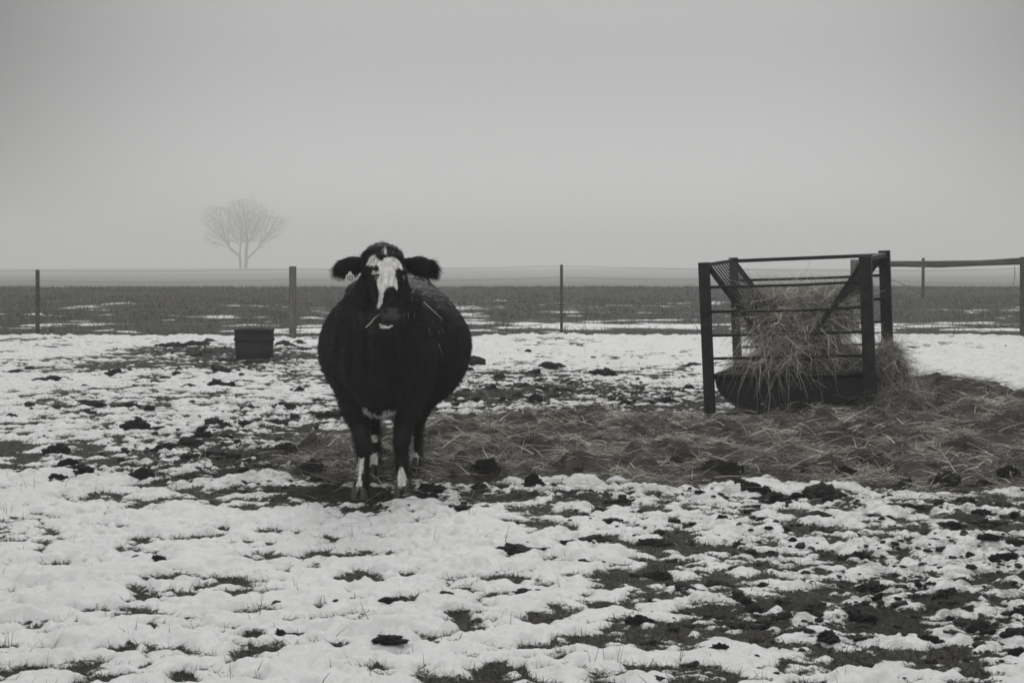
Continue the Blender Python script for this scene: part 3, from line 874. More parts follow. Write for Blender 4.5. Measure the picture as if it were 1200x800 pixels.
# ------------------------------------------------------------------ hay feeder
TH = R(20)
FL = (1.772, 15.2)
FW, FLN = 1.42, 1.20
ex = Vector((math.cos(TH), -math.sin(TH), .055/FW)).normalized()
ey = Vector((math.sin(TH), math.cos(TH), .045/FLN))
ey = (ey - ex*ey.dot(ex)).normalized()
ez = ex.cross(ey)
FM = Matrix(((ex.x, ey.x, ez.x, FL[0]), (ex.y, ey.y, ez.y, FL[1]), (ex.z, ey.z, ez.z, 0.0), (0, 0, 0, 1)))
def feeder():
    t = empty('hay_feeder'); t.matrix_world = FM
    tag(t, 'dark steel frame hay feeder with slanted bar rack above a black trough', 'hay feeder')
    w, l, H = FW, FLN, 1.40
    # posts: channel section, open side inwards
    def channel(u, v, a, flip, top):
        b = MB(); th = .008; d = a*.7; s = -1 if flip else 1
        z0 = -.12
        b.box((u-a/2, v-d/2, z0), (u+a/2, v-d/2+th, top))
        b.box((u-a/2, v-d/2+th, z0), (u-a/2+th, v+d/2, top)); b.box((u+a/2-th, v-d/2+th, z0), (u+a/2, v+d/2, top))
        b.box((u-a/2-.002, v-d/2-.002, top), (u+a/2+.002, v+d/2+.002, top+.006))
        o = b.build('post', M_steel, t, bevel=.002)
    channel(0, 0, .092, 0, H); channel(w, 0, .104, 0, H+.005); channel(.0, l, .078, 0, H+.004); channel(w, l, .10, 0, H+.012)
    # end rods front and back
    for v, zs in ((-.012, (1.185, .967, .755, .55)), (l+.0, (1.19, .97, .757, .552))):
        for z in zs:
            b = MB(); b.tube([(.05, v, z), (w*random.uniform(.35, .65), v+random.uniform(-.01, .01), z-random.uniform(.002, .014)), (w-.05, v, z)], .0125, 8); b.build('rod', M_steel, t, True)
    # top rails: back and the two sides
    b = MB(); b.box((.04, l-.02, H-.04), (w-.05, l+.012, H-.006)); b.build('top_rail', M_steel, t, bevel=.002)
    b = MB(); b.box((-.02, .045, H-.035), (.012, l-.045, H-.004)); b.build('top_rail', M_steel, t, bevel=.002)
    b = MB(); b.box((w-.03, .05, H-.04), (w+.03, l-.05, H-.004)); b.build('top_rail', M_steel, t, bevel=.002)
    # slanted racks of round bars meeting in a V
    for sgn, u0, u1 in ((1, .02, .64), (-1, w-.02, w-.64)):
        r = empty('slanted_rack'); r.parent = t
        b = MB()
        for k in range(11):
            v = .075 + (l-.15)*k/10
            b.tube([(u0, v, H-.03), (u1, v, .50)], .0085, 6)
        b.build('bars', M_steel, r, True)
        b = MB()
        d = Vector((u1-u0, 0, .50-H+.03)); dn = d.normalized(); nn = Vector((0, 1, 0)).cross(dn)
        for v in (.045, l-.045):
            p0 = Vector((u0, v, H-.03)); p1 = Vector((u1, v, .50))
            q = [p0+nn*.02*a+Vector((0, .006*b_, 0)) for a in (-1, 1) for b_ in (-1, 1)] + [p1+nn*.02*a+Vector((0, .006*b_, 0)) for a in (-1, 1) for b_ in (-1, 1)]
            b.add(q, [(0,1,3,2),(4,6,7,5),(0,4,5,1),(2,3,7,6),(0,2,6,4),(1,5,7,3)])
        b.tube([(u1, .03, .50), (u1, l-.03, .50)], .02, 8)
        b.build('frame', M_steel, r)
    # trough: wide half round, rolled rim, closed ends
    tr = empty('trough'); tr.parent = t
    c = w/2 - .002; n = 40
    def prof(rx, rz, zr):
        pts = []
        for i in range(n+1):
            a = math.pi*i/n
            x = -math.copysign(abs(math.cos(a))**.86, math.cos(a)); z = abs(math.sin(a))**.80
            pts.append((c + rx*x, zr - rz*z))
        return pts
    zr = .38
    o_ = prof(.665, .335, zr); i_ = prof(.650, .320, zr)
    b = MB(); V = []; F = []
    v0, v1 = .075, l-.06
    for v in (v0, v1):
        for p in o_: V.append((p[0], v, p[1]))
    for v in (v0+.015, v1-.015):
        for p in i_: V.append((p[0], v, p[1]))
    m = n+1
    for i in range(n):
        F.append((i, i+1, m+i+1, m+i)); F.append((2*m+i, 3*m+i, 3*m+i+1, 2*m+i+1))
    for k in (0, 1):
        F.append(tuple(range(k*m, k*m+m)) if k else tuple(range(m-1, -1, -1)))
        F.append(tuple(range((k+2)*m+m-1, (k+2)*m-1, -1)) if k else tuple(range(2*m, 3*m)))
    b.add(V, F); b.build('shell', M_poly, tr)
    b = MB(); rr = .026
    x0, x1 = c-.672, c+.672
    b.tube([(x0, v0-.012, zr), (x1, v0-.012, zr)], rr, 10); b.tube([(x0, v1+.012, zr), (x1, v1+.012, zr)], rr, 10)
    b.tube([(x0, v0-.012, zr), (x0, v1+.012, zr)], rr, 10); b.tube([(x1, v0-.012, zr), (x1, v1+.012, zr)], rr, 10)
    b.build('rim', M_poly, tr, True)
    b = MB(); b.tube([(p[0], v0-.004, p[1]) for p in prof(.658, .328, zr)], .010, 6); b.build('seam', M_poly, tr, True)
    b = MB()
    for u, z in ((.46, .13), (.9, .12)): b.tube([(u, v0-.012, z), (u, v0+.004, z)], .014, 8)
    b.build('bolt', M_wire, tr, True)
    # cross bars that carry the trough
    b = MB(); b.box((.03, .10, .025), (w-.03, .14, .05)); b.box((.03, l-.14, .025), (w-.03, l-.10, .05)); b.build('cross_bar', M_steel, t)
feeder()

def blob_strands(blobs, n, lmin, lmax, grav=.35, lift=.01, out=.25):
    """blobs: centre, radii in feeder coordinates; hay lies on their surface"""
    tot = sum((r[0]*r[1]*r[2])**(2/3) for c, r in blobs)
    PP = []; DD = []
    for c, r in blobs:
        k = int(n*(r[0]*r[1]*r[2])**(2/3)/tot)
        d = rng.normal(size=(k, 3)); d /= np.linalg.norm(d, axis=1)[:, None]
        d[:, 2] = np.where(d[:, 2] < -.5, -d[:, 2], d[:, 2])
        bumpy = 1 + .10*np.sin(d[:, 0]*9+c[0]*7) * np.cos(d[:, 2]*8) + rng.normal(0, .04, k)
        p = np.array(c) + d*np.array(r)*bumpy[:, None]
        nrm = d/np.array(r); nrm /= np.linalg.norm(nrm, axis=1)[:, None]
        t = rng.normal(size=(k, 3)); t -= nrm*(t*nrm).sum(1)[:, None]; t /= np.linalg.norm(t, axis=1)[:, None]
        t = t + nrm*rng.normal(out, .25, k)[:, None]; t /= np.linalg.norm(t, axis=1)[:, None]
        PP.append(p+nrm*lift); DD.append(t)
    PP = np.concatenate(PP); DD = np.concatenate(DD); k = len(PP)
    ln = rng.uniform(lmin, lmax, k)
    bend = rng.normal(0, .22, (k, 3)); bend[:, 2] -= np.abs(rng.normal(grav, .2, k))
    return PP, DD, ln, bend
def to_world(a, vec=False):
    M = np.array(FM); return a @ M[:3, :3].T + (0 if vec else M[:3, 3])

def feeder_hay():
    rack = [((.70, .56, .80), (.38, .60, .19)), ((.74, .54, .60), (.27, .60, .19)), ((.46, .45, .93), (.20, .34, .10)), ((.92, .58, .90), (.26, .46, .12))]
    trough = [((.70, .66, .41), (.54, .42, .10)), ((.38, .55, .44), (.28, .36, .07)), ((1.02, .60, .46), (.26, .42, .13))]
    spill = [((1.50, .55, .16), (.14, .45, .36)), ((1.66, .40, .02), (.34, .6, .22)), ((1.47, .75, .30), (.09, .35, .26))]
    import bmesh
    def core(name, blobs):
        b = bmesh.new()
        for c, r in blobs:
            res = bmesh.ops.create_icosphere(b, subdivisions=4, radius=1)
            for v in res['verts']:
                p = v.co.copy(); k = .93 + .12*float(perlin(p.x*3+c[0]*9, p.y*3+p.z*3, 5)) + .07*float(perlin(p.x*9, p.z*9+p.y*7, 6))
                v.co = FM @ Vector((c[0]+p.x*r[0]*k, c[1]+p.y*r[1]*k, c[2]+p.z*r[2]*k))
        me = bpy.data.meshes.new(name); b.to_mesh(me); b.free(); return me
    def combine(name, blobs, sets, label):
        n = 0; me0 = core(name, blobs)
        o = link(name, me0, M_haycore)
        tag(o, label, 'hay', kind='stuff')
        Vs = []; Fs = []; T = []; off = 0
        for PP, DD, ln, bend, wd, tone, k in sets:
            PPw = to_world(PP); DDw = to_world(DD, True); bw_ = to_world(bend, True)
            t = np.linspace(0, 1, k)[None, :, None]
            C = PPw[:, None] + DDw[:, None]*ln[:, None, None]*t + bw_[:, None]*ln[:, None, None]*t*t + rng.normal(0, .012, (len(PP), k, 3))*(t > 0)*ln[:, None, None]*3
            rv = rng.normal(size=PP.shape); s = np.cross(DDw, rv); s /= np.linalg.norm(s, axis=1)[:, None]+1e-9
            V, F = ribbons(C, wd, s)
            Vs.append(V); Fs.append(F+off); off += len(V); T.append(np.repeat(tone, k*2))
        me = np_mesh(name+'_s', np.concatenate(Vs), np.concatenate(Fs), {'tone': np.concatenate(T)})
        me.materials.append(M_hay)
        # join core and strands into one mesh object
        b = bmesh.new(); b.from_mesh(me0); nf = len(b.faces)
        lay = b.verts.layers.float.new('tone')
        b.to_mesh(me0); b.free()
        so = bpy.data.objects.new('tmp', me); SC.collection.objects.link(so)
        with bpy.context.temp_override(active_object=o, selected_editable_objects=[o, so], object=o, selected_objects=[o, so]):
            bpy.ops.object.join()
        return o
    P1, D1, l1, b1 = blob_strands(rack, 9000, .10, .34)
    z = P1[:, 2]
    top = (P1[:, 2] > .95)
    D1[top, 2] += rng.uniform(0, 1.0, top.sum()); D1 /= np.linalg.norm(D1, axis=1)[:, None]
    cl = np.clip(.70 + 1.5*fbm(P1[:, 0]/.17+P1[:, 1]*3, P1[:, 2]/.13, 2, 201), .12, 1.5)  # tone drops in clumps, painting dark voids between the strands
    s1 = (P1, D1, l1, b1, rng.uniform(.0035, .0072, len(P1)), np.clip(straw_tone(len(P1))*1.35*cl, .06, 2.0), 5)
    # long pale straws hanging over the trough end
    n = 170
    c = rng.normal(0, 1, (n, 1))
    u = np.clip(rng.choice([.42, .48, .56, .66, .72, .98], n) + rng.normal(0, .045, n), .25, 1.25)
    P2 = np.stack([u, rng.uniform(-.06, .06, n), rng.uniform(.45, .80, n)], 1)
    a = rng.normal(0, .35, n)
    D2 = np.stack([np.sin(a)*1.3, rng.normal(-.12, .10, n), rng.normal(.35, .4, n)], 1); D2 /= np.linalg.norm(D2, axis=1)[:, None]
    l2 = rng.uniform(.14, .36, n); b2 = np.stack([rng.normal(0, .15, n), rng.normal(-.05, .05, n), -rng.uniform(.7, 1.5, n)], 1)
    s2 = (P2, D2, l2, b2, rng.uniform(.004, .0075, n), np.clip(straw_tone(n)*1.5, .6, 2.0), 7)
    # stray long bent stalks
    n = 90
    P4 = np.stack([rng.uniform(.2, 1.2, n), rng.uniform(-.05, .9, n), rng.uniform(.85, 1.0, n)], 1)
    a = rng.uniform(0, 6.28, n); D4 = np.stack([np.cos(a), np.sin(a)*.6, rng.uniform(.1, 1.0, n)], 1); D4 /= np.linalg.norm(D4, axis=1)[:, None]
    s4 = (P4, D4, rng.uniform(.2, .42, n), np.stack([rng.normal(0, .2, n), rng.normal(0, .2, n), -rng.uniform(.5, 1.3, n)], 1), rng.uniform(.0045, .0075, n), np.clip(straw_tone(n)*1.4, .5, 2.2), 8)
    combine('rack_hay', rack, [s1, s2, s4], 'hay bulging out of the rack and hanging over the trough')
    P3, D3, l3, b3 = blob_strands(trough, 4200, .08, .26, out=.12)
    combine('trough_hay', trough, [(P3, D3, l3, b3, rng.uniform(.003, .0055, len(P3)), straw_tone(len(P3))*1.1, 4)], 'hay filling the black trough')
    P5, D5, l5, b5 = blob_strands(spill, 8000, .10, .32, grav=.3)
    combine('spilled_hay', spill, [(P5, D5, l5, b5, rng.uniform(.003, .0055, len(P5)), straw_tone(len(P5))*.9*np.clip(.75 + 1.4*fbm(P5[:, 0]/.17+P5[:, 1]*3, P5[:, 2]/.13, 2, 203), .15, 1.4), 5)], 'heap of hay spilled down at the right of the feeder')
feeder_hay()

# ------------------------------------------------------------------ cow
CO = np.array((COW[0], COW[1], 0.0))
def lp(px, py, d): return Vector(at(px, py, d) - CO)
def inpoly(x, y, poly):
    ins = np.zeros(x.shape, bool); n = len(poly)
    for i in range(n):
        ax, ay = poly[i]; bx, by = poly[(i+1) % n]
        if ay == by: continue
        c = ((ay > y) != (by > y)) & (x < (bx-ax)*(y-ay)/(by-ay)+ax); ins ^= c
    return ins
def head_px(X, Y): return (380+X/6.4, 275+Y/6.4)
BLAZE = [head_px(*q) for q in ((318,212),(345,162),(375,148),(400,176),(432,190),(455,168),(520,165),(560,190),(582,240),(577,262),(552,235),(532,262),(530,300),(546,350),(553,400),(540,418),(525,387),(490,387),(457,402),(443,450),(436,520),(402,544),(385,530),(410,490),(415,430),(395,380),(390,320),(360,268),(400,276),(413,252),(395,233),(355,232),(332,228))]
CHIN = [head_px(*q) for q in ((412, 665), (430, 676), (470, 688), (515, 678), (512, 690), (470, 702), (440, 706), (418, 696))]
NOSE = [head_px(*q) for q in ((428, 556), (460, 545), (550, 545), (585, 560), (580, 600), (555, 640), (460, 642), (432, 600))]
WISP = [head_px(*q) for q in ((448, 80), (458, 82), (466, 120), (470, 150), (455, 150), (446, 110))]
def leg_px(X, Y): return (360+X/5, 440+Y/5)
LEGP = {
 'fl': [[leg_px(*q) for q in ((298,478),(335,483),(328,530),(318,575),(322,645),(282,655),(300,580),(300,520))]],
 'fr': [[leg_px(*q) for q in ((543,535),(565,538),(582,600),(577,645),(536,648),(528,600))]],
 'rl': [[leg_px(*q) for q in ((372,348),(412,350),(408,396),(380,388))], [leg_px(*q) for q in ((356,480),(412,448),(414,540),(388,562),(360,552))]],
 'rr': [[leg_px(*q) for q in ((611,330),(622,330),(624,440),(664,476),(658,520),(608,532),(596,490))]],
}
BRISK = [leg_px(*q) for q in ((318, 184), (345, 190), (375, 212), (420, 228), (450, 205), (525, 200), (522, 222), (480, 235), (445, 245), (400, 244), (350, 228), (322, 205))]

def white_mask(V, Nn):
    """V local coords; markings of the coat: blaze, chin, brisket, leg patches"""
    w = np.zeros(len(V)); nose = np.zeros(len(V))
    x = V[:, 0]+CO[0]; d = V[:, 1]+CO[1]; z = V[:, 2]
    c, s = math.cos(PITCH), math.sin(PITCH)
    zc = d*c - (z-CAM_H)*s; yc = (z-CAM_H)*c + d*s
    jx = .9*perlin(V[:, 0]*55, V[:, 2]*55, 7); jy = .9*perlin(V[:, 0]*55+9, V[:, 2]*55, 8)
    px = 600+2000*x/zc + jx; py = 400-2000*yc/zc + jy
    head = (d < 9.75) & (Nn[:, 1] < .15)
    w = np.where(head & (inpoly(px, py, BLAZE) | inpoly(px, py, CHIN) | inpoly(px, py, WISP)), 1, w)
    nose = np.where(head & inpoly(px, py, NOSE), 1, 0)
    fr = Nn[:, 1] < .2
    w = np.where(fr & (d > 9.6) & (d < 10.3) & (z > .4) & (z < .62) & inpoly(px, py, BRISK), .75, w)
    leg = z < .5
    for k, dd in (('fl', (9.8, 10.35)), ('fr', (9.8, 10.35)), ('rl', (10.7, 12)), ('rr', (10.7, 12))):
        for poly in LEGP[k]:
            w = np.where(fr & leg & (d > dd[0]) & (d < dd[1]) & inpoly(px, py, poly), .85, w)
    return w, nose

def cow():
    import bmesh
    t = empty('cow', (CO[0], CO[1], 0))
    tag(t, 'black cow with white blazed face standing in the snow looking at the camera', 'cow')
    b = MB()
    # torso as a loft of rings across the body
    rings = [(9.76, .840, .09, .12, .14), (9.80, .85, .17, .20, .25), (9.90, .87, .235, .28, .335), (10.08, .885, .275, .36, .37), (10.35, .885, .335, .395, .40),
             (10.6, .865, .425, .415, .425), (10.9, .86, .477, .42, .445), (11.2, .865, .470, .42, .44), (11.45, .90, .405, .39, .40), (11.65, .94, .31, .35, .36), (11.8, .97, .20, .28, .30), (11.88, .99, .08, .14, .16)]
    n = 40; V = []; F = []
    # resample rings smoothly
    rs = np.array(rings); dd = np.linspace(rs[0, 0], rs[-1, 0], 60)
    def ip(k):
        y = rs[:, k]; x = rs[:, 0]; m = np.gradient(y, x); i = np.clip(np.searchsorted(x, dd)-1, 0, len(x)-2); h = x[i+1]-x[i]; u = (dd-x[i])/h
        return (2*u**3-3*u**2+1)*y[i]+(u**3-2*u**2+u)*h*m[i]+(-2*u**3+3*u**2)*y[i+1]+(u**3-u**2)*h*m[i+1]
    zc_, hw_, up_, dn_ = ip(1), ip(2), ip(3), ip(4)
    for i, d in enumerate(dd):
        for k in range(n):
            a = 2*math.pi*k/n; sa, ca = math.sin(a), math.cos(a)
            X = hw_[i]*math.copysign(abs(ca)**1.06, ca)*(1 - .05*max(sa, 0))
            Z = zc_[i] + (up_[i]*abs(sa)**1.0 if sa > 0 else -dn_[i]*abs(sa)**1.0)
            V.append((X + .010 + .012*(d-10), d-CO[1], Z))
    m = len(dd)
    F = [(i*n+k, i*n+(k+1) % n, (i+1)*n+(k+1) % n, (i+1)*n+k) for i in range(m-1) for k in range(n)] + [tuple(range(n))[::-1], tuple((m-1)*n+k for k in range(n))]
    b.add(V, F)
    def loft(pts, rx, rb, side=(1, 0, 0), nn=20):
        """rounded ends + smooth path"""
        pts = [Vector(p) for p in pts]
        K = len(pts); P_ = []; A_ = []; B_ = []
        for i in range(K-1):
            p0 = pts[max(i-1, 0)]; p1 = pts[i]; p2 = pts[i+1]; p3 = pts[min(i+2, K-1)]
            for j in range(5):
                u = j/5
                P_.append(.5*((2*p1)+(p2-p0)*u+(2*p0-5*p1+4*p2-p3)*u*u+(3*p1-p0-3*p2+p3)*u**3))
                h = u*u*(3-2*u); A_.append(rx[i]*(1-h)+rx[i+1]*h); B_.append(rb[i]*(1-h)+rb[i+1]*h)
        P_.append(pts[-1]); A_.append(rx[-1]); B_.append(rb[-1])
        d0 = (P_[0]-P_[1]).normalized(); d1 = (P_[-1]-P_[-2]).normalized()
        r0 = min(A_[0], B_[0]); r1 = min(A_[-1], B_[-1])
        pre = [(P_[0]+d0*r0*math.sin(a), A_[0]*math.cos(a), B_[0]*math.cos(a)) for a in (1.45, 1.1, .75, .4)]
        post = [(P_[-1]+d1*r1*math.sin(a), A_[-1]*math.cos(a), B_[-1]*math.cos(a)) for a in (.4, .75, 1.1, 1.45)]
        allp = [q[0] for q in pre]+P_+[q[0] for q in post]; al = [q[1] for q in pre]+A_+[q[1] for q in post]; bl = [q[2] for q in pre]+B_+[q[2] for q in post]
        b.tube(allp, al, nn, True, side, bl)
    def ell(c, r, rot=None):
        V = []; nu, nv = 20, 12
        for i in range(1, nv):
            th = math.pi*i/nv
            for k in range(nu):
                a = 2*math.pi*k/nu; p = Vector((math.sin(th)*math.cos(a)*r[0], math.sin(th)*math.sin(a)*r[1], math.cos(th)*r[2]))
                if rot: p = rot @ p
                V.append(Vector(c)+p)
        tp = Vector((0, 0, r[2])); 
        if rot: tp = rot @ tp
        V += [Vector(c)+tp, Vector(c)-tp]; a0 = len(V)-2; a1 = a0+1
        F = [(i*nu+k, (i+1)*nu+k, (i+1)*nu+(k+1) % nu, i*nu+(k+1) % nu) for i in range(nv-2) for k in range(nu)]
        F += [(a0, k, (k+1) % nu) for k in range(nu)] + [(a1, (nv-2)*nu+(k+1) % nu, (nv-2)*nu+k) for k in range(nu)]
        b.add(V, F)
    # neck, shoulders, brisket
    loft([lp(447, 385, 10.25), lp(447, 372, 10.0), lp(447, 352, 9.82), lp(448, 333, 9.70), lp(448, 318, 9.66)], [.24, .205, .165, .130, .10], [.30, .27, .22, .16, .11])
    loft([lp(447, 352, 9.66), lp(448, 390, 9.72), lp(447, 430, 9.80), lp(446, 455, 9.86)], [.075, .085, .10, .12], [.08, .10, .12, .12])
    ell(lp(446, 452, 9.90), (.16, .14, .17)); ell(lp(447, 466, 9.93), (.10, .12, .105))
    ell(lp(413, 410, 10.10), (.115, .20, .27)); ell(lp(485, 410, 10.12), (.115, .20, .27))
    ell(lp(447, 330, 10.2), (.12, .30, .08))       # withers
    ell(lp(425, 372, 10.15), (.13, .22, .20)); ell(lp(474, 372, 10.15), (.13, .22, .20))
    # hips
    ell(lp(428, 345, 11.45), (.13, .16, .10)); ell(lp(489, 345, 11.5), (.13, .16, .10))
    # front legs
    loft([lp(411, 415, 10.14), lp(412, 450, 10.12), lp(417, 478, 10.08), lp(422, 500, 10.06), lp(424.5, 517, 10.03), lp(425.5, 532, 10.04), lp(426, 552, 10.04), lp(424, 566, 10.01), lp(422, 576, 9.985)],
         [.125, .110, .088, .062, .051, .039, .037, .045, .040], [.15, .14, .105, .075, .056, .044, .042, .050, .042])
    loft([lp(487, 415, 10.16), lp(483, 450, 10.14), lp(477, 478, 10.10), lp(473, 500, 10.09), lp(470.5, 517, 10.06), lp(470.5, 532, 10.07), lp(471, 552, 10.07), lp(471, 566, 10.05), lp(471.5, 576, 10.03)],
         [.125, .110, .085, .062, .052, .040, .038, .046, .041], [.15, .14, .105, .075, .056, .044, .042, .050, .042])
    # hind legs
    loft([lp(428, 385, 11.50), lp(420, 430, 11.35), lp(424, 462, 11.20), lp(432, 482, 11.30), lp(437, 500, 11.36), lp(439, 515, 11.27), lp(440, 532, 11.15), lp(440.5, 546, 11.06), lp(441, 555, 11.02)],
         [.17, .16, .115, .075, .050, .041, .037, .043, .040], [.22, .20, .15, .09, .060, .046, .042, .048, .042])
    loft([lp(489, 385, 11.62), lp(493, 430, 11.50), lp(493, 460, 11.42), lp(491, 478, 11.58), lp(489, 495, 11.70), lp(488.5, 509, 11.62), lp(488.5, 526, 11.52), lp(489, 539, 11.44), lp(489.5, 547, 11.41)],
         [.17, .16, .11, .075, .052, .043, .039, .046, .042], [.22, .20, .15, .09, .060, .046, .042, .048, .042])
    # head
    loft([lp(447, 296, 9.68), lp(447.5, 301, 9.65), lp(449, 311, 9.62), lp(452, 325, 9.575), lp(454.5, 339, 9.51), lp(457, 352, 9.45), lp(459.5, 362, 9.405), lp(460.5, 370, 9.375), lp(460.5, 375, 9.37)],
         [.085, .118, .125, .118, .097, .075, .067, .070, .064], [.055, .085, .105, .120, .118, .098, .084, .076, .068])
    loft([lp(450, 345, 9.66), lp(455, 362, 9.55), lp(458.5, 375, 9.44), lp(460, 380, 9.40)], [.075, .062, .050, .040], [.07, .055, .045, .034])   # jaw
    ell(lp(431.5, 338, 9.64), (.06, .09, .10)); ell(lp(468, 338, 9.62), (.05, .09, .09))      # cheeks
    ell(lp(437.5, 318, 9.56), (.042, .05, .03)); ell(lp(468, 318, 9.55), (.042, .05, .03))   # brows
    ell(lp(460.5, 368, 9.345), (.055, .035, .036))                                             # nose pad
    ell(lp(447, 292, 9.70), (.05, .06, .03))
    # ears: broad leaves, cup turned forwards
    for pts in ([(432, 310), (423, 309.5), (412, 311), (401, 313.5), (395, 315.5)], [(472, 310), (481, 309.5), (492, 311), (503, 313.5), (508, 315.5)]):
        loft([lp(p[0], p[1], 9.70-.012*i) for i, p in enumerate(pts)], [.030, .046, .055, .050, .030], [.022, .022, .017, .014, .012], side=(0, 0, 1))
    me = bpy.data.meshes.new('raw'); me.from_pydata(b.v, [], b.f); me.update()
    bm = bmesh.new(); bm.from_mesh(me); bmesh.ops.recalc_face_normals(bm, faces=bm.faces); bm.to_mesh(me); bm.free()
    ro = bpy.data.objects.new('raw', me); SC.collection.objects.link(ro)
    m1 = ro.modifiers.new('r', 'REMESH'); m1.mode = 'VOXEL'; m1.voxel_size = .0065
    m2 = ro.modifiers.new('s', 'SMOOTH'); m2.factor = .5; m2.iterations = 9
    dg = bpy.context.evaluated_depsgraph_get()
    body = bpy.data.meshes.new_from_object(ro.evaluated_get(dg))
    bpy.data.objects.remove(ro)
    body.name = 'body'
    nv = len(body.vertices)
    co = np.zeros(nv*3); body.vertices.foreach_get('co', co); co = co.reshape(-1, 3)
    no = np.zeros(nv*3); body.vertices.foreach_get('normal', no); no = no.reshape(-1, 3)
    # skin folds and coarse muscle relief
    rel = .006*perlin(co[:, 0]*7+co[:, 1]*5, co[:, 2]*6, 3) + .004*perlin(co[:, 0]*22, co[:, 2]*9+co[:, 1]*16, 4)
    fold = .010*np.sin(co[:, 0]*60 + 2*perlin(co[:, 0]*4, co[:, 2]*3, 9))*np.exp(-((co[:, 2]-.95)/.22)**2)*(co[:, 1] < .05)*np.exp(-(co[:, 0]/.25)**2)*(co[:, 2] < 1.1)
    body_part = (co[:, 2] > .55) & (co[:, 1] > -.35)
    co = co + no*(rel*body_part + fold*(co[:, 1] > -.4)*body_part)[:, None]
    # nostrils and mouth pressed in
    def dent(p, r, depth):
        nonlocal co
        dd_ = np.linalg.norm((co-np.array(p))/np.array(r), axis=1)
        co = co + np.array((0, 1, 0))*(depth*np.exp(-dd_**2*1.5))[:, None]
    for X, Y in ((458, 578), (568, 580)):
        q = head_px(X, Y); dent(lp(q[0], q[1], 9.33), (.014, .06, .012), .022)
    q = head_px(485, 655); dent(lp(q[0], q[1], 9.34), (.05, .06, .006), .015)
    body.vertices.foreach_set('co', co.ravel()); body.update()
    no = np.zeros(nv*3); body.vertices.foreach_get('normal', no); no = no.reshape(-1, 3)
    w, nose = white_mask(co, no)
    nost = np.zeros(nv)
    for X, Y in ((456, 578), (570, 580)):
        q = head_px(X, Y); c = np.array(lp(q[0], q[1], 9.33)); nost = np.maximum(nost, np.exp(-np.linalg.norm((co-c)/np.array((.013, .08, .010)), axis=1)**4))
    dust = np.clip(perlin(co[:, 1]*3+co[:, 0]*2, co[:, 2]*3.5, 61)+.25*perlin(co[:, 1]*14+co[:, 0]*9, co[:, 2]*13, 62), 0, 1)
    coat = w*.80 + (1-w)*(.006 + .014*dust + nose*.035*(1-nost))
    a = body.attributes.new('coat', 'FLOAT', 'POINT'); a.data.foreach_set('value', coat.astype(np.float32))
    mc = bpy.data.materials.new('coat'); mc.use_nodes = True
    nt = mc.node_tree; bs = nt.nodes['Principled BSDF']; bs.inputs['Roughness'].default_value = .5; bs.inputs['Specular IOR Level'].default_value = .2
    at_ = nt.nodes.new('ShaderNodeAttribute'); at_.attribute_name = 'coat'
    nz = nt.nodes.new('ShaderNodeTexNoise'); nz.inputs['Scale'].default_value = 38; nz.inputs['Detail'].default_value = 4
    tcn = nt.nodes.new('ShaderNodeTexCoord'); mp = nt.nodes.new('ShaderNodeMapping'); mp.inputs['Scale'].default_value = (1.6, 1.0, .35)
    nt.links.new(tcn.outputs['Object'], mp.inputs[0]); nt.links.new(mp.outputs[0], nz.inputs['Vector'])
    rg = nt.nodes.new('ShaderNodeMapRange'); rg.inputs['From Min'].default_value = .3; rg.inputs['From Max'].default_value = .7; rg.inputs['To Min'].default_value = .65; rg.inputs['To Max'].default_value = 1.3
    nt.links.new(nz.outputs[0], rg.inputs['Value'])
    ml = nt.nodes.new('ShaderNodeMath'); ml.operation = 'MULTIPLY'; nt.links.new(rg.outputs[0], ml.inputs[0]); nt.links.new(at_.outputs['Fac'], ml.inputs[1])
    vm = nt.nodes.new('ShaderNodeVectorMath'); vm.operation = 'SCALE'; vm.inputs[0].default_value = (1, .985, .95)
    nt.links.new(ml.outputs[0], vm.inputs['Scale']); nt.links.new(vm.outputs[0], bs.inputs['Base Color'])
    bp = nt.nodes.new('ShaderNodeBump'); bp.inputs['Strength'].default_value = .5; bp.inputs['Distance'].default_value = .008
    nt.links.new(nz.outputs[0], bp.inputs['Height']); nt.links.new(bp.outputs[0], bs.inputs['Normal'])
    body.materials.clear()
    bo = link('body', body, mc, t)
    # winter hair
    nf = len(body.polygons)
    ct = np.zeros(nf*3); body.polygons.foreach_get('center', ct); ct = ct.reshape(-1, 3)
    pn = np.zeros(nf*3); body.polygons.foreach_get('normal', pn); pn = pn.reshape(-1, 3)
    ar = np.zeros(nf); body.polygons.foreach_get('area', ar)
    def hair(name, weight, n, lmin, lmax, flow, lift, wd, tint=1.0):
        p = ar*weight(ct, pn); p /= p.sum()
        ids = rng.choice(nf, n, p=p)
        r0 = ct[ids] + rng.normal(0, .003, (n, 3)); nn_ = pn[ids]
        fl = flow(r0, nn_); fl = fl - nn_*(fl*nn_).sum(1)[:, None]; fl /= np.linalg.norm(fl, axis=1)[:, None]+1e-6
        D = fl + nn_*lift + rng.normal(0, .22, (n, 3)); D /= np.linalg.norm(D, axis=1)[:, None]
        ln = rng.uniform(lmin, lmax, n)
        t_ = np.linspace(0, 1, 3)[None, :, None]
        C = r0[:, None]-nn_[:, None]*.002 + D[:, None]*ln[:, None, None]*t_ + (fl*.25+np.array((0, 0, -.15)))[:, None]*ln[:, None, None]*t_**2
        s = np.cross(D, nn_ + rng.normal(0, .3, (n, 3))); s /= np.linalg.norm(s, axis=1)[:, None]+1e-9
        V, F = ribbons(C, np.full(n, wd), s)
        w_, nz_ = white_mask(r0, nn_)
        dst = np.clip(perlin(r0[:, 1]*3+r0[:, 0]*2, r0[:, 2]*3.5, 61)+.25*perlin(r0[:, 1]*14+r0[:, 0]*9, r0[:, 2]*13, 62), 0, 1)
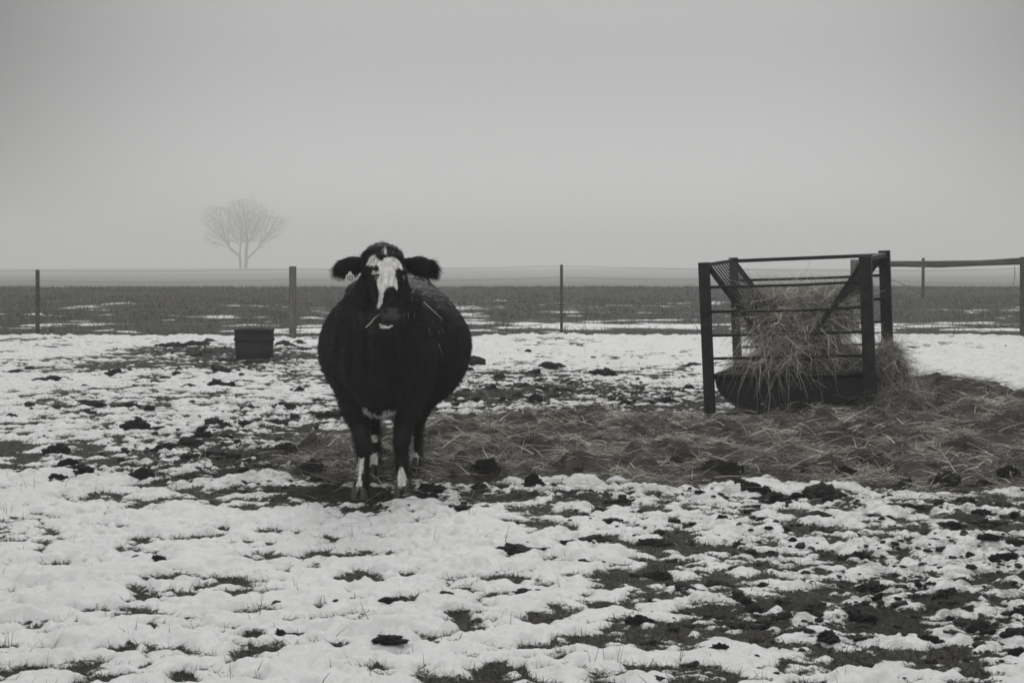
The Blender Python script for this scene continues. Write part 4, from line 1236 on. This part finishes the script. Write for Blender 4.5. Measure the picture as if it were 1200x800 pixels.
        tone = (w_*.80 + (1-w_)*(.0055+.013*dst))*rng.uniform(.7, 1.35, n)*tint
        keep = nz_ < .5
        F = F[np.repeat(keep, 2)]
        me_ = np_mesh(name, V, F, {'coat': np.repeat(tone, 6)})
        return link(name, me_, mc, t, smooth=False)
    down_back = lambda p, n_: np.stack([0*p[:, 0], .6+0*p[:, 0], -.8+0*p[:, 0]], 1)
    face_flow = lambda p, n_: np.stack([.2*np.sign(p[:, 0]-.03), 0*p[:, 0], -1+0*p[:, 0]], 1)
    head_ = lambda c: (c[:, 1] < -.30) & (c[:, 2] > 1.0)
    earw = lambda c: (c[:, 2] > 1.28) & (np.abs(c[:, 0]-.045) > .135) & (c[:, 1] < -.2)
    hair('winter_coat', lambda c, n_: (~head_(c))*(1-.6*(c[:, 2] < .45))*1.0, 150000, .016, .034, down_back, .40, .0028)
    hair('face_hair', lambda c, n_: (head_(c) & ~earw(c))*1.0*(c[:, 2] > 1.12), 26000, .007, .016, face_flow, .35, .0020)
    side_out = lambda p, n_: np.stack([np.sign(p[:, 0]-.045)*.8, 0*p[:, 0], -.7+0*p[:, 0]], 1)
    hair('ear_hair', lambda c, n_: earw(c)*1.0, 5000, .012, .028, side_out, .3, .0026)
    hair('ear_fringe', lambda c, n_: earw(c)*((n_[:, 2] < -.35)*1.0 + .8*(np.abs(c[:, 0]-.045) > .26)), 900, .025, .048, side_out, .9, .0030)
    topw = lambda c, n_: ((c[:, 2] > 1.425) & (c[:, 1] < -.2) & ~earw(c))*1.0
    hair('forelock', topw, 500, .010, .028, lambda p, n_: np.stack([(p[:, 0]-.045)*6 - .35, -.5+0*p[:, 0], .4*np.sign(rng.normal(.2, 1, len(p)))], 1), .7, .0032)
    # eyes
    import bmesh as B_
    for px in (434.3, 472.0):
        bm = B_.new(); B_.ops.create_uvsphere(bm, u_segments=20, v_segments=14, radius=.021); me_ = bpy.data.meshes.new('eye'); bm.to_mesh(me_); bm.free()
        e = link('eye', me_, M_eye, t); sx = -1 if px < 450 else 1
        # set just proud of the head's surface
        o_ = Vector(lp(px, 326, 9.0)); hit = bo.ray_cast(o_, Vector((0, 1, 0)))
        e.location = (hit[1] if hit[0] else lp(px, 326, 9.5)) + Vector((0, .012, 0))
        bm = B_.new()
        lid = MB(); c = Vector(e.location)
        lid.tube([c+Vector((math.cos(a)*.023, -.007, math.sin(a)*.016)) for a in np.linspace(.1, 3.04, 9)], .0055, 6)
        lo_ = lid.build('eyelid', mc, t, True)
        a_ = lo_.data.attributes.new('coat', 'FLOAT', 'POINT'); a_.data.foreach_set('value', np.full(len(lo_.data.vertices), .014, np.float32))
    # hooves: two claws each
    for (px, py, d, sc) in ((421, 585, 9.985, 1.0), (471.5, 585, 10.03, 1.0), (441, 561, 11.0, .95), (490, 553, 11.4, .95)):
        c = lp(px, py, d); b2 = MB()
        for sx in (-1, 1):
            x0 = c.x + sx*.027*sc
            b2.tube([(x0*1.0, c.y-.028, -.004), (x0, c.y-.024, .012), (x0-sx*.004, c.y-.006, .050), (x0-sx*.008, c.y+.012, .082)], [.0285*sc, .028*sc, .023*sc, .019*sc], 12, True, (1, 0, 0), [.056*sc, .054*sc, .040*sc, .026*sc])
        b2.build('hoof', M_hoof, t, True)
    # tail, mostly hidden behind the body
    b3 = MB(); b3.tube([(.03, 1.86, 1.22), (.03, 1.95, 1.15), (.035, 1.98, .95), (.03, 1.97, .7), (.03, 1.95, .45)], [.035, .032, .022, .018, .035], 10)
    to = b3.build('tail', mc, t, True); a_ = to.data.attributes.new('coat', 'FLOAT', 'POINT'); a_.data.foreach_set('value', np.full(len(to.data.vertices), .012, np.float32))
    # ear tag with two figures
    c = lp(410.2, 324.5, 9.575)
    tg = MB(); th = .003
    pr = [(-.0075, .030), (.0075, .030), (.010, .016), (.021, .012), (.024, .004), (.024, -.020), (.018, -.026), (-.018, -.026), (-.024, -.020), (-.024, .004), (-.021, .012), (-.010, .016)]
    V = [(c.x+x, c.y-th, c.z+z) for x, z in pr]+[(c.x+x, c.y+th, c.z+z) for x, z in pr]; k = len(pr)
    tg.add(V, [tuple(range(k)), tuple(range(2*k-1, k-1, -1))]+[(i, i+k, (i+1) % k+k, (i+1) % k) for i in range(k)])
    tg_o = tg.build('ear_tag', M_tag, t)
    ink = MB(); y = c.y-th-.0012
    def bar(x0, z0, x1, z1): ink.box((c.x+x0, y, c.z+z0), (c.x+x1, y+.001, c.z+z1))
    bar(-.014, -.019, -.009, .006)                                   # 1
    bar(-.003, -.019, .001, .006); bar(.011, -.019, .015, .006); bar(.001, .002, .011, .006); bar(.001, -.019, .011, -.015)   # 0
    io = ink.build('digits', M_ink, tg_o)
    # loose straw on the back, found by looking along y from the front
    S = []; Dd = []; LL = []
    def surf(px, py):
        o_ = Vector(((px-600)/2000*8 - CO[0], 8-CO[1], 0)); a_ = Vector(at(px, py, 8)-CO); d_ = (a_ - Vector(cam_o.location) + Vector(CO)).normalized()
        h = bo.ray_cast(a_, d_); return h
    rr = random.Random(5)
    for i in range(45):
        px = rr.gauss(502, 15); py = 345+(px-478)*.62+abs(rr.gauss(0, 22)); h = surf(px, py)
        if i % 6 == 0: h = surf(rr.uniform(378, 400), rr.uniform(350, 410))
        if not h[0]: continue
        v = Vector((rr.gauss(.5, .6), rr.gauss(0, .4), rr.gauss(-.5, .5))); v = (v-h[2]*v.dot(h[2])).normalized()
        S.append(h[1]+h[2]*.022+Vector(CO)); Dd.append(v); LL.append(rr.uniform(.015, .045))
    for (x0, y0, x1, y1) in ((492, 355, 515, 377), (505, 352, 520, 368), (509, 403, 514, 416), (478, 342, 484, 340)):
        h0 = surf(x0, y0); h1 = surf(x1, y1)
        if h0[0] and h1[0]:
            a_ = h0[1]+h0[2]*.026+Vector(CO); b_ = h1[1]+h1[2]*.026+Vector(CO); S.append(a_); Dd.append((b_-a_).normalized()); LL.append((b_-a_).length)
    n = len(S); wd = np.full(n, .003); wd[-4:] = .005; tn = rng.uniform(.2, .6, n); tn[-4:] = 1.3
    o = strands('loose_straw', np.array(S), np.array(Dd), np.array(LL), np.zeros((n, 3)), wd, tn, M_hay, k=3)
    tag(o, 'scraps of straw lying on the back of the cow', 'straw', kind='stuff')
    a_ = Vector(at(438.5, 373, 9.36)); b_ = Vector(at(428.5, 383.5, 9.28)); b4 = MB(); b4.tube([a_+(a_-b_)*.7+Vector((.01, .04, 0)), a_, (a_+b_)/2+Vector((.003, 0, -.002)), b_], .0026, 6)
    M_straw = mat('pale straw', (.5, .48, .42), .7, .2)
    s = b4.build('straw', M_straw, None, True); tag(s, 'single pale straw sticking out of the mouth of the cow', 'straw')
cow()
